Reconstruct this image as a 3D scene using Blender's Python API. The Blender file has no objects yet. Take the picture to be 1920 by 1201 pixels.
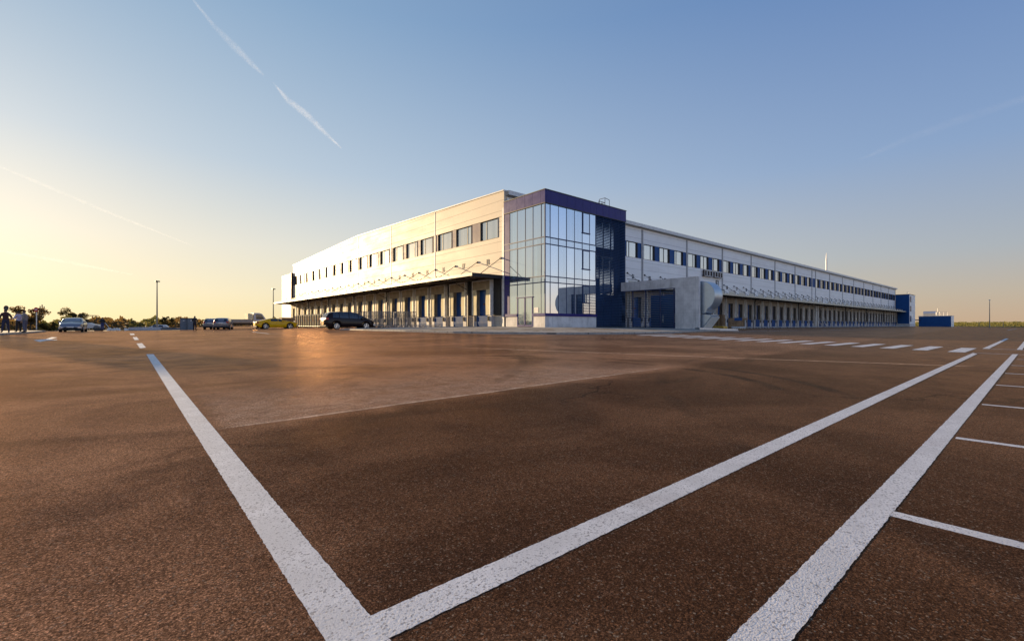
import bpy, bmesh, math, random
from mathutils import Vector, Matrix
random.seed(7)
R = math.radians
sc = bpy.context.scene
col = sc.collection

# ------------------------------------------------------------------ camera, sky, sun, exposure
F, H, HY = 848.2, 0.91, 609.0            # focal length in photo pixels, eye height, horizon row
FX, FY = .6487, .761                     # viewing direction; world X and Y run along the two facades
cam_d = bpy.data.cameras.new('camera')
cam = bpy.data.objects.new('camera', cam_d); col.objects.link(cam)
cam.location = (0, 0, H)
cam.rotation_euler = (R(90), 0, math.atan2(FY, FX) - R(90))
cam_d.sensor_width = 36; cam_d.lens = F / 1920 * 36
cam_d.shift_y = (HY - 600.5) / 1920
cam_d.clip_start = .05; cam_d.clip_end = 30000
sc.camera = cam
SUN_AZ, SUN_EL = R(105), R(7.4)
w = bpy.data.worlds.new('World'); sc.world = w; w.use_nodes = True
wn = w.node_tree.nodes; wl = w.node_tree.links
sky = wn.new('ShaderNodeTexSky'); sky.sky_type = 'NISHITA'; sky.sun_disc = False
sky.sun_elevation = SUN_EL; sky.sun_rotation = R(90) - SUN_AZ
sky.air_density = 1.0; sky.dust_density = 1.2; sky.ozone_density = 1.6; sky.altitude = 100
# the physical sky, compressed and blended with a haze gradient by elevation and angle from the sun
EXPO = 0.9
def wm(op, a, b=0, cl=False):
    n = wn.new('ShaderNodeMath'); n.operation = op; n.use_clamp = cl
    for i, v in enumerate((a, b)):
        if isinstance(v, bpy.types.NodeSocket): wl.new(v, n.inputs[i])
        else: n.inputs[i].default_value = v
    return n.outputs[0]
def wramp(f, st):
    n = wn.new('ShaderNodeValToRGB'); wl.new(f, n.inputs[0]); e = n.color_ramp.elements
    while len(e) < len(st): e.new(.5)
    for k, (p, c) in zip(e, st): k.position = p; k.color = (*c, 1)
    return n.outputs[0]
def wmix(f, a, b, mode='MIX'):
    n = wn.new('ShaderNodeMix'); n.data_type = 'RGBA'; n.blend_type = mode
    for i, v in ((0, f), (6, a), (7, b)):
        if isinstance(v, bpy.types.NodeSocket): wl.new(v, n.inputs[i])
        elif i == 0: n.inputs[0].default_value = v
        else: n.inputs[i].default_value = (*v, 1)
    return n.outputs[2]
sdir0 = (math.cos(SUN_AZ) * math.cos(SUN_EL), math.sin(SUN_AZ) * math.cos(SUN_EL), math.sin(SUN_EL))
tc = wn.new('ShaderNodeTexCoord').outputs['Generated']
sx = wn.new('ShaderNodeSeparateXYZ'); wl.new(tc, sx.inputs[0])
ez = wm('MAXIMUM', sx.outputs[2], 0.0)
dt = wn.new('ShaderNodeVectorMath'); dt.operation = 'DOT_PRODUCT'; wl.new(tc, dt.inputs[0])
dt.inputs[1].default_value = (math.cos(SUN_AZ), math.sin(SUN_AZ), .12)
away = wramp(ez, [(0, (.60, .42, .29)), (.05, (.54, .45, .37)), (.12, (.42, .45, .50)), (.28, (.25, .37, .60)), (.55, (.11, .22, .50)), (1, (.08, .15, .36))])
near = wramp(ez, [(0, (.99, .86, .48)), (.06, (1, .89, .62)), (.15, (.88, .84, .72)), (.30, (.56, .66, .75)), (.55, (.30, .46, .64)), (1, (.12, .2, .42))])
fs = wm('POWER', wm('DIVIDE', wm('MAXIMUM', wm('ADD', dt.outputs['Value'], .35), 0), 1.35, True), 1.5)
grad = wmix(fs, away, near)
dv = wn.new('ShaderNodeVectorMath'); dv.operation = 'SCALE'; wl.new(grad, dv.inputs[0])
rear = wm('MULTIPLY', wm('SUBTRACT', 1, wm('MULTIPLY', ez, 1.6, True), True), wm('MAXIMUM', wm('SUBTRACT', wm('MULTIPLY', dt.outputs['Value'], -1), .42), 0))  # extra sky brightness added behind the camera to light the shaded south facade
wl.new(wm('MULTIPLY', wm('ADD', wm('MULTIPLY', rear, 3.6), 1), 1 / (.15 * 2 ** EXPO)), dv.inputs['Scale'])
bw = wn.new('ShaderNodeRGBToBW'); wl.new(sky.outputs[0], bw.inputs[0])
dn = wn.new('ShaderNodeVectorMath'); dn.operation = 'SCALE'; wl.new(sky.outputs[0], dn.inputs[0])
wl.new(wm('DIVIDE', .9, wm('ADD', 1, wm('MULTIPLY', bw.outputs[0], .22))), dn.inputs['Scale'])
gd = wn.new('ShaderNodeVectorMath'); gd.operation = 'DOT_PRODUCT'; wl.new(tc, gd.inputs[0]); gd.inputs[1].default_value = sdir0
glow = wm('MULTIPLY', wm('POWER', wm('MAXIMUM', gd.outputs['Value'], 0), 38), .9)
gv_ = wn.new('ShaderNodeVectorMath'); gv_.operation = 'SCALE'; gv_.inputs[0].default_value = (1, .78, .50); wl.new(glow, gv_.inputs['Scale'])
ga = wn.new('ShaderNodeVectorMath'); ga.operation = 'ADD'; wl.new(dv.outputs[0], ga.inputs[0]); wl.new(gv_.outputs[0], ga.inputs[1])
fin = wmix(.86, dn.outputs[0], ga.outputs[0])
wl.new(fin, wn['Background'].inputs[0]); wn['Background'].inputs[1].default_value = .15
sd = bpy.data.lights.new('sun', 'SUN'); sd.energy = 5.0; sd.angle = R(.6); sd.color = (1, .71, .39)
sun = bpy.data.objects.new('sun', sd); col.objects.link(sun)
sdir = Vector((math.cos(SUN_AZ) * math.cos(SUN_EL), math.sin(SUN_AZ) * math.cos(SUN_EL), math.sin(SUN_EL)))
sun.rotation_euler = sdir.to_track_quat('Z', 'Y').to_euler()
sc.view_settings.view_transform = 'Standard'; sc.view_settings.look = 'None'
sc.view_settings.exposure = EXPO; sc.view_settings.gamma = 1
sc.render.engine = 'CYCLES'
sc.cycles.max_bounces = 6; sc.cycles.diffuse_bounces = 3; sc.cycles.glossy_bounces = 4

# ------------------------------------------------------------------ ground heights and picking
def S(v, a, b):
    t = max(0, min(1, (v - a) / (b - a))); return t * t * (3 - 2 * t)
def g(X, Y):
    return .2 * S(Y, 0, 40) + .45 * S(X, 0, 26) * S(Y, 0, 32) * (1 - .65 * S(X, 32, 75))
def px(x, y):
    t = (x - 960) / F; d = (y - HY) / F; Z = .3
    while Z < 400:
        X = Z * (FX + t * FY); Y = Z * (FY - t * FX)
        if H - Z * d <= g(X, Y): break
        Z *= 1.002
    return X, Y
def at(x, Z):
    t = (x - 960) / F
    return Z * (FX + t * FY), Z * (FY - t * FX)

# ------------------------------------------------------------------ helpers
class MB:
    def __init__(s): s.v = []; s.f = []; s.m = []
    def face(s, pts, m=0):
        n = len(s.v); s.v += [tuple(p) for p in pts]; s.f.append(tuple(range(n, n + len(pts)))); s.m.append(m)
    def box(s, x0, x1, y0, y1, z0, z1, m=0):
        n = len(s.v)
        s.v += [(x0,y0,z0),(x1,y0,z0),(x1,y1,z0),(x0,y1,z0),(x0,y0,z1),(x1,y0,z1),(x1,y1,z1),(x0,y1,z1)]
        for f in ((0,3,2,1),(4,5,6,7),(0,1,5,4),(1,2,6,5),(2,3,7,6),(3,0,4,7)):
            s.f.append(tuple(n + i for i in f)); s.m.append(m)
        return s
    def prism(s, poly, y0, y1, m=0, axis='y'):
        def P(a, b, c):
            return {'y': (a, c, b), 'x': (c, a, b), 'z': (a, b, c)}[axis]
        n = len(s.v); k = len(poly)
        s.v += [P(a, b, y0) for a, b in poly] + [P(a, b, y1) for a, b in poly]
        s.f.append(tuple(range(n, n + k))); s.m.append(m)
        s.f.append(tuple(range(n + 2 * k - 1, n + k - 1, -1))); s.m.append(m)
        for i in range(k):
            j = (i + 1) % k
            s.f.append((n + i, n + k + i, n + k + j, n + j)); s.m.append(m)
        return s
    def tube(s, a, b, r, n=6, m=0, r2=None, cap=True):
        a = Vector(a); b = Vector(b); d = (b - a).normalized()
        u = d.orthogonal().normalized(); v = d.cross(u); r2 = r if r2 is None else r2
        k = len(s.v)
        for c, rr in ((a, r), (b, r2)):
            for i in range(n):
                t = 2 * math.pi * i / n
                s.v.append(tuple(c + u * math.cos(t) * rr + v * math.sin(t) * rr))
        for i in range(n):
            j = (i + 1) % n; s.f.append((k + i, k + j, k + n + j, k + n + i)); s.m.append(m)
        if cap:
            s.f.append(tuple(k + i for i in range(n - 1, -1, -1))); s.m.append(m)
            s.f.append(tuple(k + n + i for i in range(n))); s.m.append(m)
        return s
    def path(s, pts, r, n=6, m=0):
        for a, b in zip(pts, pts[1:]): s.tube(a, b, r, n, m)
        return s
    def bar(s, a, b, wd, m=0):
        return s.tube(a, b, wd * .7071, 4, m)
    def build(s, name, mats, parent=None, loc=(0, 0, 0), rz=0, smooth=False, bevel=0):
        me = bpy.data.meshes.new(name); me.from_pydata(s.v, [], s.f)
        if not isinstance(mats, (list, tuple)): mats = [mats]
        for mt in mats: me.materials.append(mt)
        me.polygons.foreach_set('material_index', s.m)
        bm = bmesh.new(); bm.from_mesh(me)
        if smooth: bmesh.ops.remove_doubles(bm, verts=bm.verts, dist=.0005)
        bmesh.ops.recalc_face_normals(bm, faces=bm.faces)
        bm.to_mesh(me); bm.free()
        if smooth: me.polygons.foreach_set('use_smooth', [True] * len(me.polygons))
        o = bpy.data.objects.new(name, me); col.objects.link(o)
        o.parent = parent; o.location = loc; o.rotation_euler = (0, 0, rz)
        if bevel:
            b = o.modifiers.new('bevel', 'BEVEL'); b.width = bevel; b.segments = 2; b.limit_method = 'ANGLE'
        return o
def tag(o, label, cat, group=None, kind=None):
    o['label'] = label; o['category'] = cat
    if group: o['group'] = group
    if kind: o['kind'] = kind
    return o
def struct(o):
    o['kind'] = 'structure'; return o
def empty(name, label, cat, loc=(0, 0, 0), rz=0, group=None):
    o = bpy.data.objects.new(name, None); col.objects.link(o)
    o.location = loc; o.rotation_euler = (0, 0, rz); o.empty_display_size = .2
    return tag(o, label, cat, group)
def copy_tree(o, parent=None, loc=None, rz=None, label=None):
    c = o.copy(); col.objects.link(c); c.parent = parent
    if loc is not None: c.location = loc
    if rz is not None: c.rotation_euler = (0, 0, rz)
    if label: c['label'] = label
    for ch in [k for k in o.children]: copy_tree(ch, c)
    return c

# ------------------------------------------------------------------ materials
class NT:
    def __init__(s, name):
        s.mat = bpy.data.materials.new(name); s.mat.use_nodes = True
        s.n = s.mat.node_tree.nodes; s.l = s.mat.node_tree.links
        s.b = s.n['Principled BSDF']; s.out = s.n['Material Output']
    def set(s, sock, v):
        if isinstance(v, bpy.types.NodeSocket): s.l.new(v, sock)
        else: sock.default_value = v
    def math(s, op, a, b=0, c=None, clamp=False):
        n = s.n.new('ShaderNodeMath'); n.operation = op; n.use_clamp = clamp
        s.set(n.inputs[0], a); s.set(n.inputs[1], b)
        if c is not None: s.set(n.inputs[2], c)
        return n.outputs[0]
    def pos(s):
        n = s.n.new('ShaderNodeNewGeometry'); return n.outputs['Position']
    def objc(s):
        n = s.n.new('ShaderNodeTexCoord'); return n.outputs['Object']
    def xyz(s, v):
        n = s.n.new('ShaderNodeSeparateXYZ'); s.l.new(v, n.inputs[0]); return n.outputs
    def mapv(s, v, scale=(1, 1, 1), rot=(0, 0, 0), loc=(0, 0, 0)):
        n = s.n.new('ShaderNodeMapping'); s.l.new(v, n.inputs[0])
        n.inputs['Scale'].default_value = scale; n.inputs['Rotation'].default_value = rot; n.inputs['Location'].default_value = loc
        return n.outputs[0]
    def noise(s, v, scale, detail=4, rough=.5, dist=0):
        n = s.n.new('ShaderNodeTexNoise'); s.l.new(v, n.inputs['Vector'])
        n.inputs['Scale'].default_value = scale; n.inputs['Detail'].default_value = detail
        n.inputs['Roughness'].default_value = rough; n.inputs['Distortion'].default_value = dist
        return n.outputs[0]
    def voro(s, v, scale, out='Distance'):
        n = s.n.new('ShaderNodeTexVoronoi'); s.l.new(v, n.inputs['Vector']); n.inputs['Scale'].default_value = scale
        return n.outputs[out]
    def ramp(s, f, *st):
        n = s.n.new('ShaderNodeValToRGB'); s.set(n.inputs[0], f)
        e = n.color_ramp.elements
        while len(e) < len(st): e.new(.5)
        for k, (p, c) in zip(e, st):
            k.position = p; k.color = (*c, 1) if isinstance(c, tuple) else (c, c, c, 1)
        return n.outputs[0]
    def range(s, v, a, b, c=0, d=1):
        n = s.n.new('ShaderNodeMapRange'); n.interpolation_type = 'SMOOTHSTEP'; s.set(n.inputs[0], v)
        for i, k in enumerate((a, b, c, d)): n.inputs[i + 1].default_value = k
        return n.outputs[0]
    def mix(s, f, a, b, mode='MIX'):
        n = s.n.new('ShaderNodeMix'); n.data_type = 'RGBA'; n.blend_type = mode
        s.set(n.inputs[0], f)
        for i, k in ((6, a), (7, b)):
            s.set(n.inputs[i], (*k, 1) if isinstance(k, tuple) else k)
        return n.outputs[2]
    def bump(s, h, strength=.3, dist=.01):
        n = s.n.new('ShaderNodeBump'); n.inputs['Strength'].default_value = strength; n.inputs['Distance'].default_value = dist
        s.l.new(h, n.inputs['Height']); s.l.new(n.outputs[0], s.b.inputs['Normal']); return n.outputs[0]
    def done(s, color=None, rough=None, metal=None, spec=None, coat=None):
        for k, v in (('Base Color', color), ('Roughness', rough), ('Metallic', metal), ('Specular IOR Level', spec), ('Coat Weight', coat)):
            if v is not None: s.set(s.b.inputs[k], (*v, 1) if isinstance(v, tuple) else v)
        return s.mat
def plain(name, c, rough=.6, metal=0, var=.12, scale=3, spec=.5, coat=0, bump=0):
    t = NT(name); p = t.objc()
    n = t.noise(p, scale, 5, .6)
    f = t.range(n, .3, .7, 0, 1)
    lo = tuple(k * (1 - var) for k in c); hi = tuple(min(1, k * (1 + var)) for k in c)
    if bump: t.bump(t.noise(p, scale * 12, 3), bump, .01)
    return t.done(t.mix(f, lo, hi), t.range(n, .2, .8, rough * .88, min(1, rough * 1.12)), metal, spec, coat)

M = {}
M['steel'] = plain('galvanised_steel', (.55, .56, .58), .38, .85, .15, 6)
M['white_steel'] = plain('white_painted_steel', (.72, .72, .70), .45)
M['dark'] = plain('dark_metal', (.03, .03, .035), .5)
M['navy'] = plain('navy_steel', (.012, .03, .11), .42, 0, .15, 2)
M['violet'] = plain('violet_blue_cladding', (.026, .022, .17), .4, 0, .1, 1.5, .25)
M['blue_panel'] = plain('blue_cladding', (.016, .085, .27), .55, 0, .08, 1, .15)
M['spandrel'] = plain('sun_glare_spandrel', (.20, .17, .20), .6, 0, .1, 1, .2)  # same blue panels as the south wall, sun glare put into the colour
M['rubber'] = plain('black_rubber', (.012, .012, .012), .8)
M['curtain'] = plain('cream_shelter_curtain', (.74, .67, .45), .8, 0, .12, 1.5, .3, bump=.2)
M['topcurtain'] = plain('canopy_shadow_curtain', (.40, .33, .22), .8, 0, .2, 1.5, .3, bump=.2)  # curtain copy browned: the canopy's shadow is put into its colour
M['corr'] = plain('black_ribbed_cladding', (.022, .021, .024), .6)
M['concrete'] = None
M['ink'] = plain('black_paint', (.02, .02, .025), .6)
M['red'] = plain('red_plastic', (.45, .02, .015), .3)
M['redsign'] = plain('red_sign_face', (.5, .02, .02), .5)
M['wood'] = plain('pallet_wood', (.30, .19, .10), .8, 0, .35, 5)
M['yellow'] = plain('yellow_paint', (.62, .38, .02), .4)
M['brownbox'] = plain('dark_brown_metal', (.06, .035, .03), .5)
M['greyplast'] = plain('blue_grey_plastic', (.10, .13, .17), .5)
M['bark'] = plain('bark', (.06, .045, .03), .9)
M['lamp_lens'] = plain('light_fitting', (.7, .7, .66), .3)

def mk_panel(name, c, rough, seam=1.08, phase=.0, metal=0.0, spec=.5):
    t = NT(name); p = t.pos(); x, y, z = t.xyz(p)
    zz = t.math('FRACT', t.math('DIVIDE', t.math('ADD', z, phase), seam))
    d = t.math('MULTIPLY', t.math('MINIMUM', zz, t.math('SUBTRACT', 1, zz)), seam)
    line = t.range(d, .012, .035, 1, 0)
    n = t.noise(t.mapv(p, (.25, .25, 1)), .9, 4, .6)
    lvl = t.math('FLOOR', t.math('DIVIDE', t.math('ADD', z, phase), seam))
    pv = t.noise(t.mapv(p, (.08, .08, 0)), 1, 2)
    rib = t.math('SINE', t.math('MULTIPLY', z, 90))
    streak = t.noise(t.mapv(p, (2.5, 2.5, .12)), 1.4, 3, .6)
    base = t.mix(t.range(n, .35, .65), tuple(k * .94 for k in c), tuple(min(1, k * 1.03) for k in c))
    base = t.mix(t.math('MULTIPLY', t.range(streak, .52, .8), .16), base, tuple(k * .6 for k in c))
    base = t.mix(t.math('MULTIPLY', line, .55), base, tuple(k * .35 for k in c))
    hgt = t.math('SUBTRACT', t.math('ADD', t.math('MULTIPLY', rib, .0012), t.math('MULTIPLY', n, .02)), t.math('MULTIPLY', line, .02))
    t.bump(hgt, .5, 1)
    return t.done(base, t.range(n, .3, .7, rough * .9, rough * 1.1), metal, spec)
M['panel'] = mk_panel('sandwich_panel_sun_toned', (.70, .625, .51), .55, spec=.2)  # shared cladding; warm sunlight of the west side is put into this colour
M['panel_r'] = mk_panel('sandwich_panel_shade_lifted', (.95, .95, .94), .5)  # same cladding whitened, so the shaded south side comes out brighter
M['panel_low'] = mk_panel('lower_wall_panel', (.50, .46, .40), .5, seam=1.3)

def mk_concrete():
    t = NT('cast_concrete'); p = t.pos()
    n = t.noise(p, .8, 6, .65); n2 = t.noise(t.mapv(p, (2, 2, .3)), 1.2, 5, .6); n3 = t.noise(p, 40, 3)
    x, y, z = t.xyz(p)
    def seam(v, s, ph):
        zz = t.math('FRACT', t.math('DIVIDE', t.math('ADD', v, ph), s)); return t.range(t.math('MULTIPLY', t.math('MINIMUM', zz, t.math('SUBTRACT', 1, zz)), s), .004, .02, 1, 0)
    sm = t.math('MAXIMUM', seam(z, 1.22, .35), seam(t.math('ADD', x, y), 1.25, .2))
    c = t.mix(t.range(n, .35, .68), (.60, .585, .57), (.82, .80, .78))
    c = t.mix(t.math('MULTIPLY', t.range(n2, .5, .75), .45), c, (.36, .345, .33))
    c = t.mix(t.math('MULTIPLY', sm, .3), c, (.12, .12, .12))
    t.bump(t.math('SUBTRACT', t.math('ADD', n, t.math('MULTIPLY', n3, .3)), sm), .35, .01)
    return t.done(c, .75)
M['concrete'] = mk_concrete()

def mk_asphalt():
    t = NT('asphalt'); p = t.pos(); x, y, z = t.xyz(p); p2 = t.mapv(p, (1, 1, 0))
    big = t.noise(p2, .30, 6, .62, .8)
    mid = t.noise(t.mapv(p, (1, 1, 0), (0, 0, 0), (7, 3, 0)), 1.7, 6, .65, .4)
    mot = t.noise(p2, 11, 4, .65)
    dn = t.n.new('ShaderNodeTexNoise'); t.l.new(p, dn.inputs[0]); dn.inputs['Scale'].default_value = 130; dn.inputs['Detail'].default_value = 2
    dsc = t.n.new('ShaderNodeVectorMath'); dsc.operation = 'MULTIPLY_ADD'; t.l.new(dn.outputs['Color'], dsc.inputs[0]); dsc.inputs[1].default_value = (.012, .012, .012); t.l.new(p, dsc.inputs[2])
    pw = dsc.outputs[0]
    grain = t.voro(pw, 150); gcol = t.voro(pw, 150, 'Color'); fine = t.noise(p, 190, 4, .75)
    base = t.mix(t.range(big, .36, .64), (.21, .108, .060), (.44, .235, .130))
    base = t.mix(t.math('MULTIPLY', t.range(mid, .46, .70), .4), base, (.13, .080, .056))
    base = t.mix(t.math('MULTIPLY', t.range(mot, .52, .74), .4), base, (.42, .25, .165))
    wob = t.math('MULTIPLY', t.math('SUBTRACT', t.noise(p, .9, 3), .5), .16)
    yy = t.math('ADD', y, wob); off = t.math('SUBTRACT', yy, t.math('MULTIPLY_ADD', x, .06, 4.62))
    fade = t.math('MULTIPLY', t.range(x, .55, .8), t.range(x, 6.0, 10, 1, 0))
    nn = t.range(t.noise(p, 4, 5, .75), .3, .66, .25, 1)
    tar = t.math('MULTIPLY', t.range(t.math('ADD', off, t.math('MULTIPLY', t.math('SUBTRACT', big, .5), 1.2)), -.5, .1, 1, 0), t.range(t.math('ADD', x, t.math('MULTIPLY', mid, 1.4)), .2, 1.9))
    base = t.mix(t.math('MULTIPLY', tar, .78), base, t.mix(1.0, base, (.27, .25, .24), 'MULTIPLY'))
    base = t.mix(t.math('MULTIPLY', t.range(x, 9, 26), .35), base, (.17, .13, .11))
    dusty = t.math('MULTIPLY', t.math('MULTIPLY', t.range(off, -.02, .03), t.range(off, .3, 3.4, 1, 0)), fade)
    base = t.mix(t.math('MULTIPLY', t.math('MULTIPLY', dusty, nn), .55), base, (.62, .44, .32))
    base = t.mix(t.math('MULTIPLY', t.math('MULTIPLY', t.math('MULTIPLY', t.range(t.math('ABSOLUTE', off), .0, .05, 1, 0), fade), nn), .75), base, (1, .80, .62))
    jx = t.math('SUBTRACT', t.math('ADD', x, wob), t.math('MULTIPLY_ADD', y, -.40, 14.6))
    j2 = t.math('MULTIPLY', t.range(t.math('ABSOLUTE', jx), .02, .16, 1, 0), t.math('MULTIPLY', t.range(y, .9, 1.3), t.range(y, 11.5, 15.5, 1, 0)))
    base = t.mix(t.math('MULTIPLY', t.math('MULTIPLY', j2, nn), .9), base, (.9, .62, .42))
    def arc(cx, cy, r, wd, a):
        dx = t.math('SUBTRACT', x, cx); dy = t.math('SUBTRACT', y, cy)
        q = t.math('SQRT', t.math('ADD', t.math('MULTIPLY', dx, dx), t.math('MULTIPLY', dy, dy)))
        e = t.range(t.math('ABSOLUTE', t.math('SUBTRACT', q, r)), wd * .4, wd * 1.3, 1, 0)
        return t.math('MULTIPLY', t.math('MULTIPLY', e, t.range(t.noise(p, .7, 4), .40, .58)), a)
    for cx, cy, r, wd, a in ((4.6, 6.0, 4.3, .12, .85), (4.6, 6.0, 5.0, .11, .8), (14, -8, 14.1, .11, .35), (-4, 18, 15, .12, .3), (30, 2, 17, .13, .35), (6, 22, 18.2, .13, .3)):
        am = arc(cx, cy, r, wd, a)
        if cx == 4.6: am = t.math('MULTIPLY', am, t.range(x, 5.6, 7.2))
        base = t.mix(am, base, (.03, .022, .018))
    crack = t.n.new('ShaderNodeTexVoronoi'); crack.feature = 'DISTANCE_TO_EDGE'; crack.inputs['Scale'].default_value = .16
    wv = t.n.new('ShaderNodeVectorMath'); wv.operation = 'ADD'; t.l.new(p2, wv.inputs[0])
    wn_ = t.n.new('ShaderNodeTexNoise'); t.l.new(p2, wn_.inputs[0]); wn_.inputs['Scale'].default_value = 1.5; wn_.inputs['Detail'].default_value = 6; t.l.new(wn_.outputs['Color'], wv.inputs[1]); t.l.new(wv.outputs[0], crack.inputs[0])
    cr = t.math('MULTIPLY', t.range(crack.outputs['Distance'], .0015, .006, 1, 0), t.range(t.noise(p2, .2, 2), .5, .6))
    base = t.mix(t.math('MULTIPLY', cr, .7), base, (.02, .014, .011))
    gv = t.xyz(gcol)
    base = t.mix(1.0, base, t.ramp(gv[0], (0, .5), (.5, .95), (.85, 1.35), (1, 1.9)), 'MULTIPLY')
    base = t.mix(1.0, base, t.ramp(fine, (.32, .30), (.5, 1.0), (.68, 2.0)), 'MULTIPLY')
    base = t.mix(t.math('MULTIPLY', t.range(gv[1], .93, .99), .7), base, (.34, .27, .20))
    base = t.mix(t.math('MULTIPLY', t.range(grain, .35, .75), .55), base, (.03, .02, .015))
    h = t.math('ADD', t.math('MULTIPLY', t.math('SUBTRACT', 1, grain), .45), t.math('ADD', t.math('MULTIPLY', fine, 1.1), t.math('MULTIPLY', gv[2], .35)))
    t.bump(h, .7, .005)
    t.done(base, .9, 0, 0.0)
    gl = t.n.new('ShaderNodeBsdfGlossy'); gl.inputs['Color'].default_value = (1, .60, .34, 1); t.set(gl.inputs['Roughness'], t.range(mid, .35, .65, .18, .27))
    b = t.n.new('ShaderNodeBump'); b.inputs['Strength'].default_value = .2; b.inputs['Distance'].default_value = .02
    t.l.new(t.noise(p2, 9, 6, .8), b.inputs['Height']); t.l.new(b.outputs[0], gl.inputs['Normal'])
    lw = t.n.new('ShaderNodeLayerWeight'); lw.inputs[0].default_value = .5
    fac = t.math('MULTIPLY', t.math('POWER', lw.outputs['Facing'], 9), t.range(mid, .35, .65, .36, .24))
    mx = t.n.new('ShaderNodeMixShader'); t.l.new(fac, mx.inputs[0]); t.l.new(t.b.outputs[0], mx.inputs[1]); t.l.new(gl.outputs[0], mx.inputs[2]); t.l.new(mx.outputs[0], t.out.inputs[0])
    return t.mat
M['asphalt'] = mk_asphalt()

def mk_paint():
    t = NT('road_paint'); p = t.pos()
    wear = t.noise(p, 70, 4, .7); w2 = t.noise(p, 3.5, 5, .65); gr = t.voro(p, 150)
    c = t.mix(t.range(w2, .35, .7), (.66, .64, .61), (.82, .80, .77))
    worn = t.math('MULTIPLY', t.range(t.math('ADD', t.math('MULTIPLY', wear, .75), t.math('MULTIPLY', gr, .35)), .60, .78), t.range(w2, .3, .6, .1, .7))
    c = t.mix(worn, c, (.13, .11, .10))
    chip = t.math('MULTIPLY', t.range(t.noise(p, 26, 5, .75), .62, .68), t.range(w2, .42, .6))
    c = t.mix(chip, c, (.10, .06, .045))
    c = t.mix(t.math('MULTIPLY', t.range(t.noise(p, 1.1, 5, .7), .5, .7), .25), c, (.36, .29, .24))
    pit = t.voro(p, 130, 'Color'); pv = t.xyz(pit)
    c = t.mix(t.math('MULTIPLY', t.range(t.math('ADD', pv[0], t.math('MULTIPLY', w2, .35)), 1.03, 1.14), .6), c, (.14, .12, .11))
    c = t.mix(t.math('MULTIPLY', t.range(t.noise(p, 150, 2), .62, .7), .6), c, (.20, .17, .15))
    t.bump(t.math('ADD', t.math('MULTIPLY', t.math('SUBTRACT', 1, gr), .5), wear), .4, .003)
    return t.done(c, .6)
M['paint'] = mk_paint()

def mk_ground():
    t = NT('dry_earth'); p = t.pos()
    n = t.noise(p, .05, 6, .6); m = t.noise(p, 2, 5, .7)
    c = t.mix(t.range(n, .35, .65), (.16, .10, .055), (.20, .15, .07))
    c = t.mix(t.range(m, .45, .7), c, (.10, .085, .035))
    t.bump(m, .6, .06)
    return t.done(c, .95)
M['earth'] = mk_ground()
def mk_slab():
    t = NT('dusty_concrete_pavement'); p = t.pos(); x, y, z = t.xyz(p)
    n = t.noise(p, .45, 5, .65, .5); m = t.noise(p, 9, 4, .6)
    c = t.mix(t.range(m, .3, .7), (.30, .27, .22), (.40, .36, .30))
    c = t.mix(t.range(n, .50, .60), c, (.16, .105, .06))
    t.bump(m, .5, .03)
    return t.done(c, .85)
M['slab'] = mk_slab()
def mk_kerb():
    t = NT('kerb_stone'); p = t.pos(); x, y, z = t.xyz(p)
    m = t.noise(p, 6, 5, .7)
    s = t.math('FRACT', t.math('ADD', x, t.math('MULTIPLY', y, .999)))
    line = t.range(t.math('MINIMUM', s, t.math('SUBTRACT', 1, s)), .015, .035, 1, 0)
    c = t.mix(t.range(m, .3, .7), (.26, .25, .23), (.44, .42, .38))
    c = t.mix(t.math('MULTIPLY', line, .7), c, (.05, .045, .04))
    t.bump(m, .4, .02)
    return t.done(c, .8)
M['kerb'] = mk_kerb()

def mk_glass(name, tint, refl, facm, rough=.02):
    t = NT(name); p = t.pos()
    gl = t.n.new('ShaderNodeBsdfGlossy'); gl.inputs['Color'].default_value = (*refl, 1); gl.inputs['Roughness'].default_value = rough
    b = t.n.new('ShaderNodeBump'); b.inputs['Strength'].default_value = .05; b.inputs['Distance'].default_value = .02
    t.l.new(t.noise(p, .7, 2), b.inputs['Height']); t.l.new(b.outputs[0], gl.inputs['Normal'])
    v = t.noise(t.mapv(p, (3, 3, .05)), 1.3, 2)
    t.done(t.mix(t.range(v, .4, .62), tint, tuple(min(1, k * 2.2) for k in tint)), .2)
    mx = t.n.new('ShaderNodeMixShader'); mx.inputs[0].default_value = facm
    t.l.new(t.b.outputs[0], mx.inputs[1]); t.l.new(gl.outputs[0], mx.inputs[2]); t.l.new(mx.outputs[0], t.out.inputs[0])
    return t.mat
M['glass_tower'] = mk_glass('tower_glass', (.02, .05, .10), (.76, .83, .92), .72)
M['glass_tower2'] = mk_glass('tower_glass_blind', (.07, .13, .20), (.78, .85, .93), .60)
M['glass_win'] = mk_glass('window_glass', (.16, .17, .17), (.80, .80, .78), .62)
M['glass_car'] = mk_glass('car_glass', (.012, .014, .016), (.8, .85, .9), .05)

def carpaint(name, c, metal=.3, rough=.25):
    t = NT(name); n = t.noise(t.objc(), 2, 3)
    return t.done(t.mix(t.range(n, .3, .7), tuple(k * .92 for k in c), c), rough, metal, .22, .12)
M['car_dark'] = carpaint('dark_brown_car_paint', (.016, .009, .010), .0)
M['car_yellow'] = carpaint('yellow_car_paint', (.90, .50, .004), 0, .3)
M['car_silver'] = carpaint('silver_car_paint', (.24, .26, .30), .4)
M['car_white'] = carpaint('pale_car_paint', (.62, .62, .62), 0)
M['headlamp'] = plain('headlamp', (.6, .62, .65), .1, .3)
M['chrome'] = plain('rim_metal', (.62, .63, .65), .25, .8)
M['plate'] = plain('number_plate', (.7, .7, .68), .5)
M['hair'] = plain('dark_hair', (.02, .014, .01), .7)
M['skin'] = plain('skin', (.42, .25, .17), .55)

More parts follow.
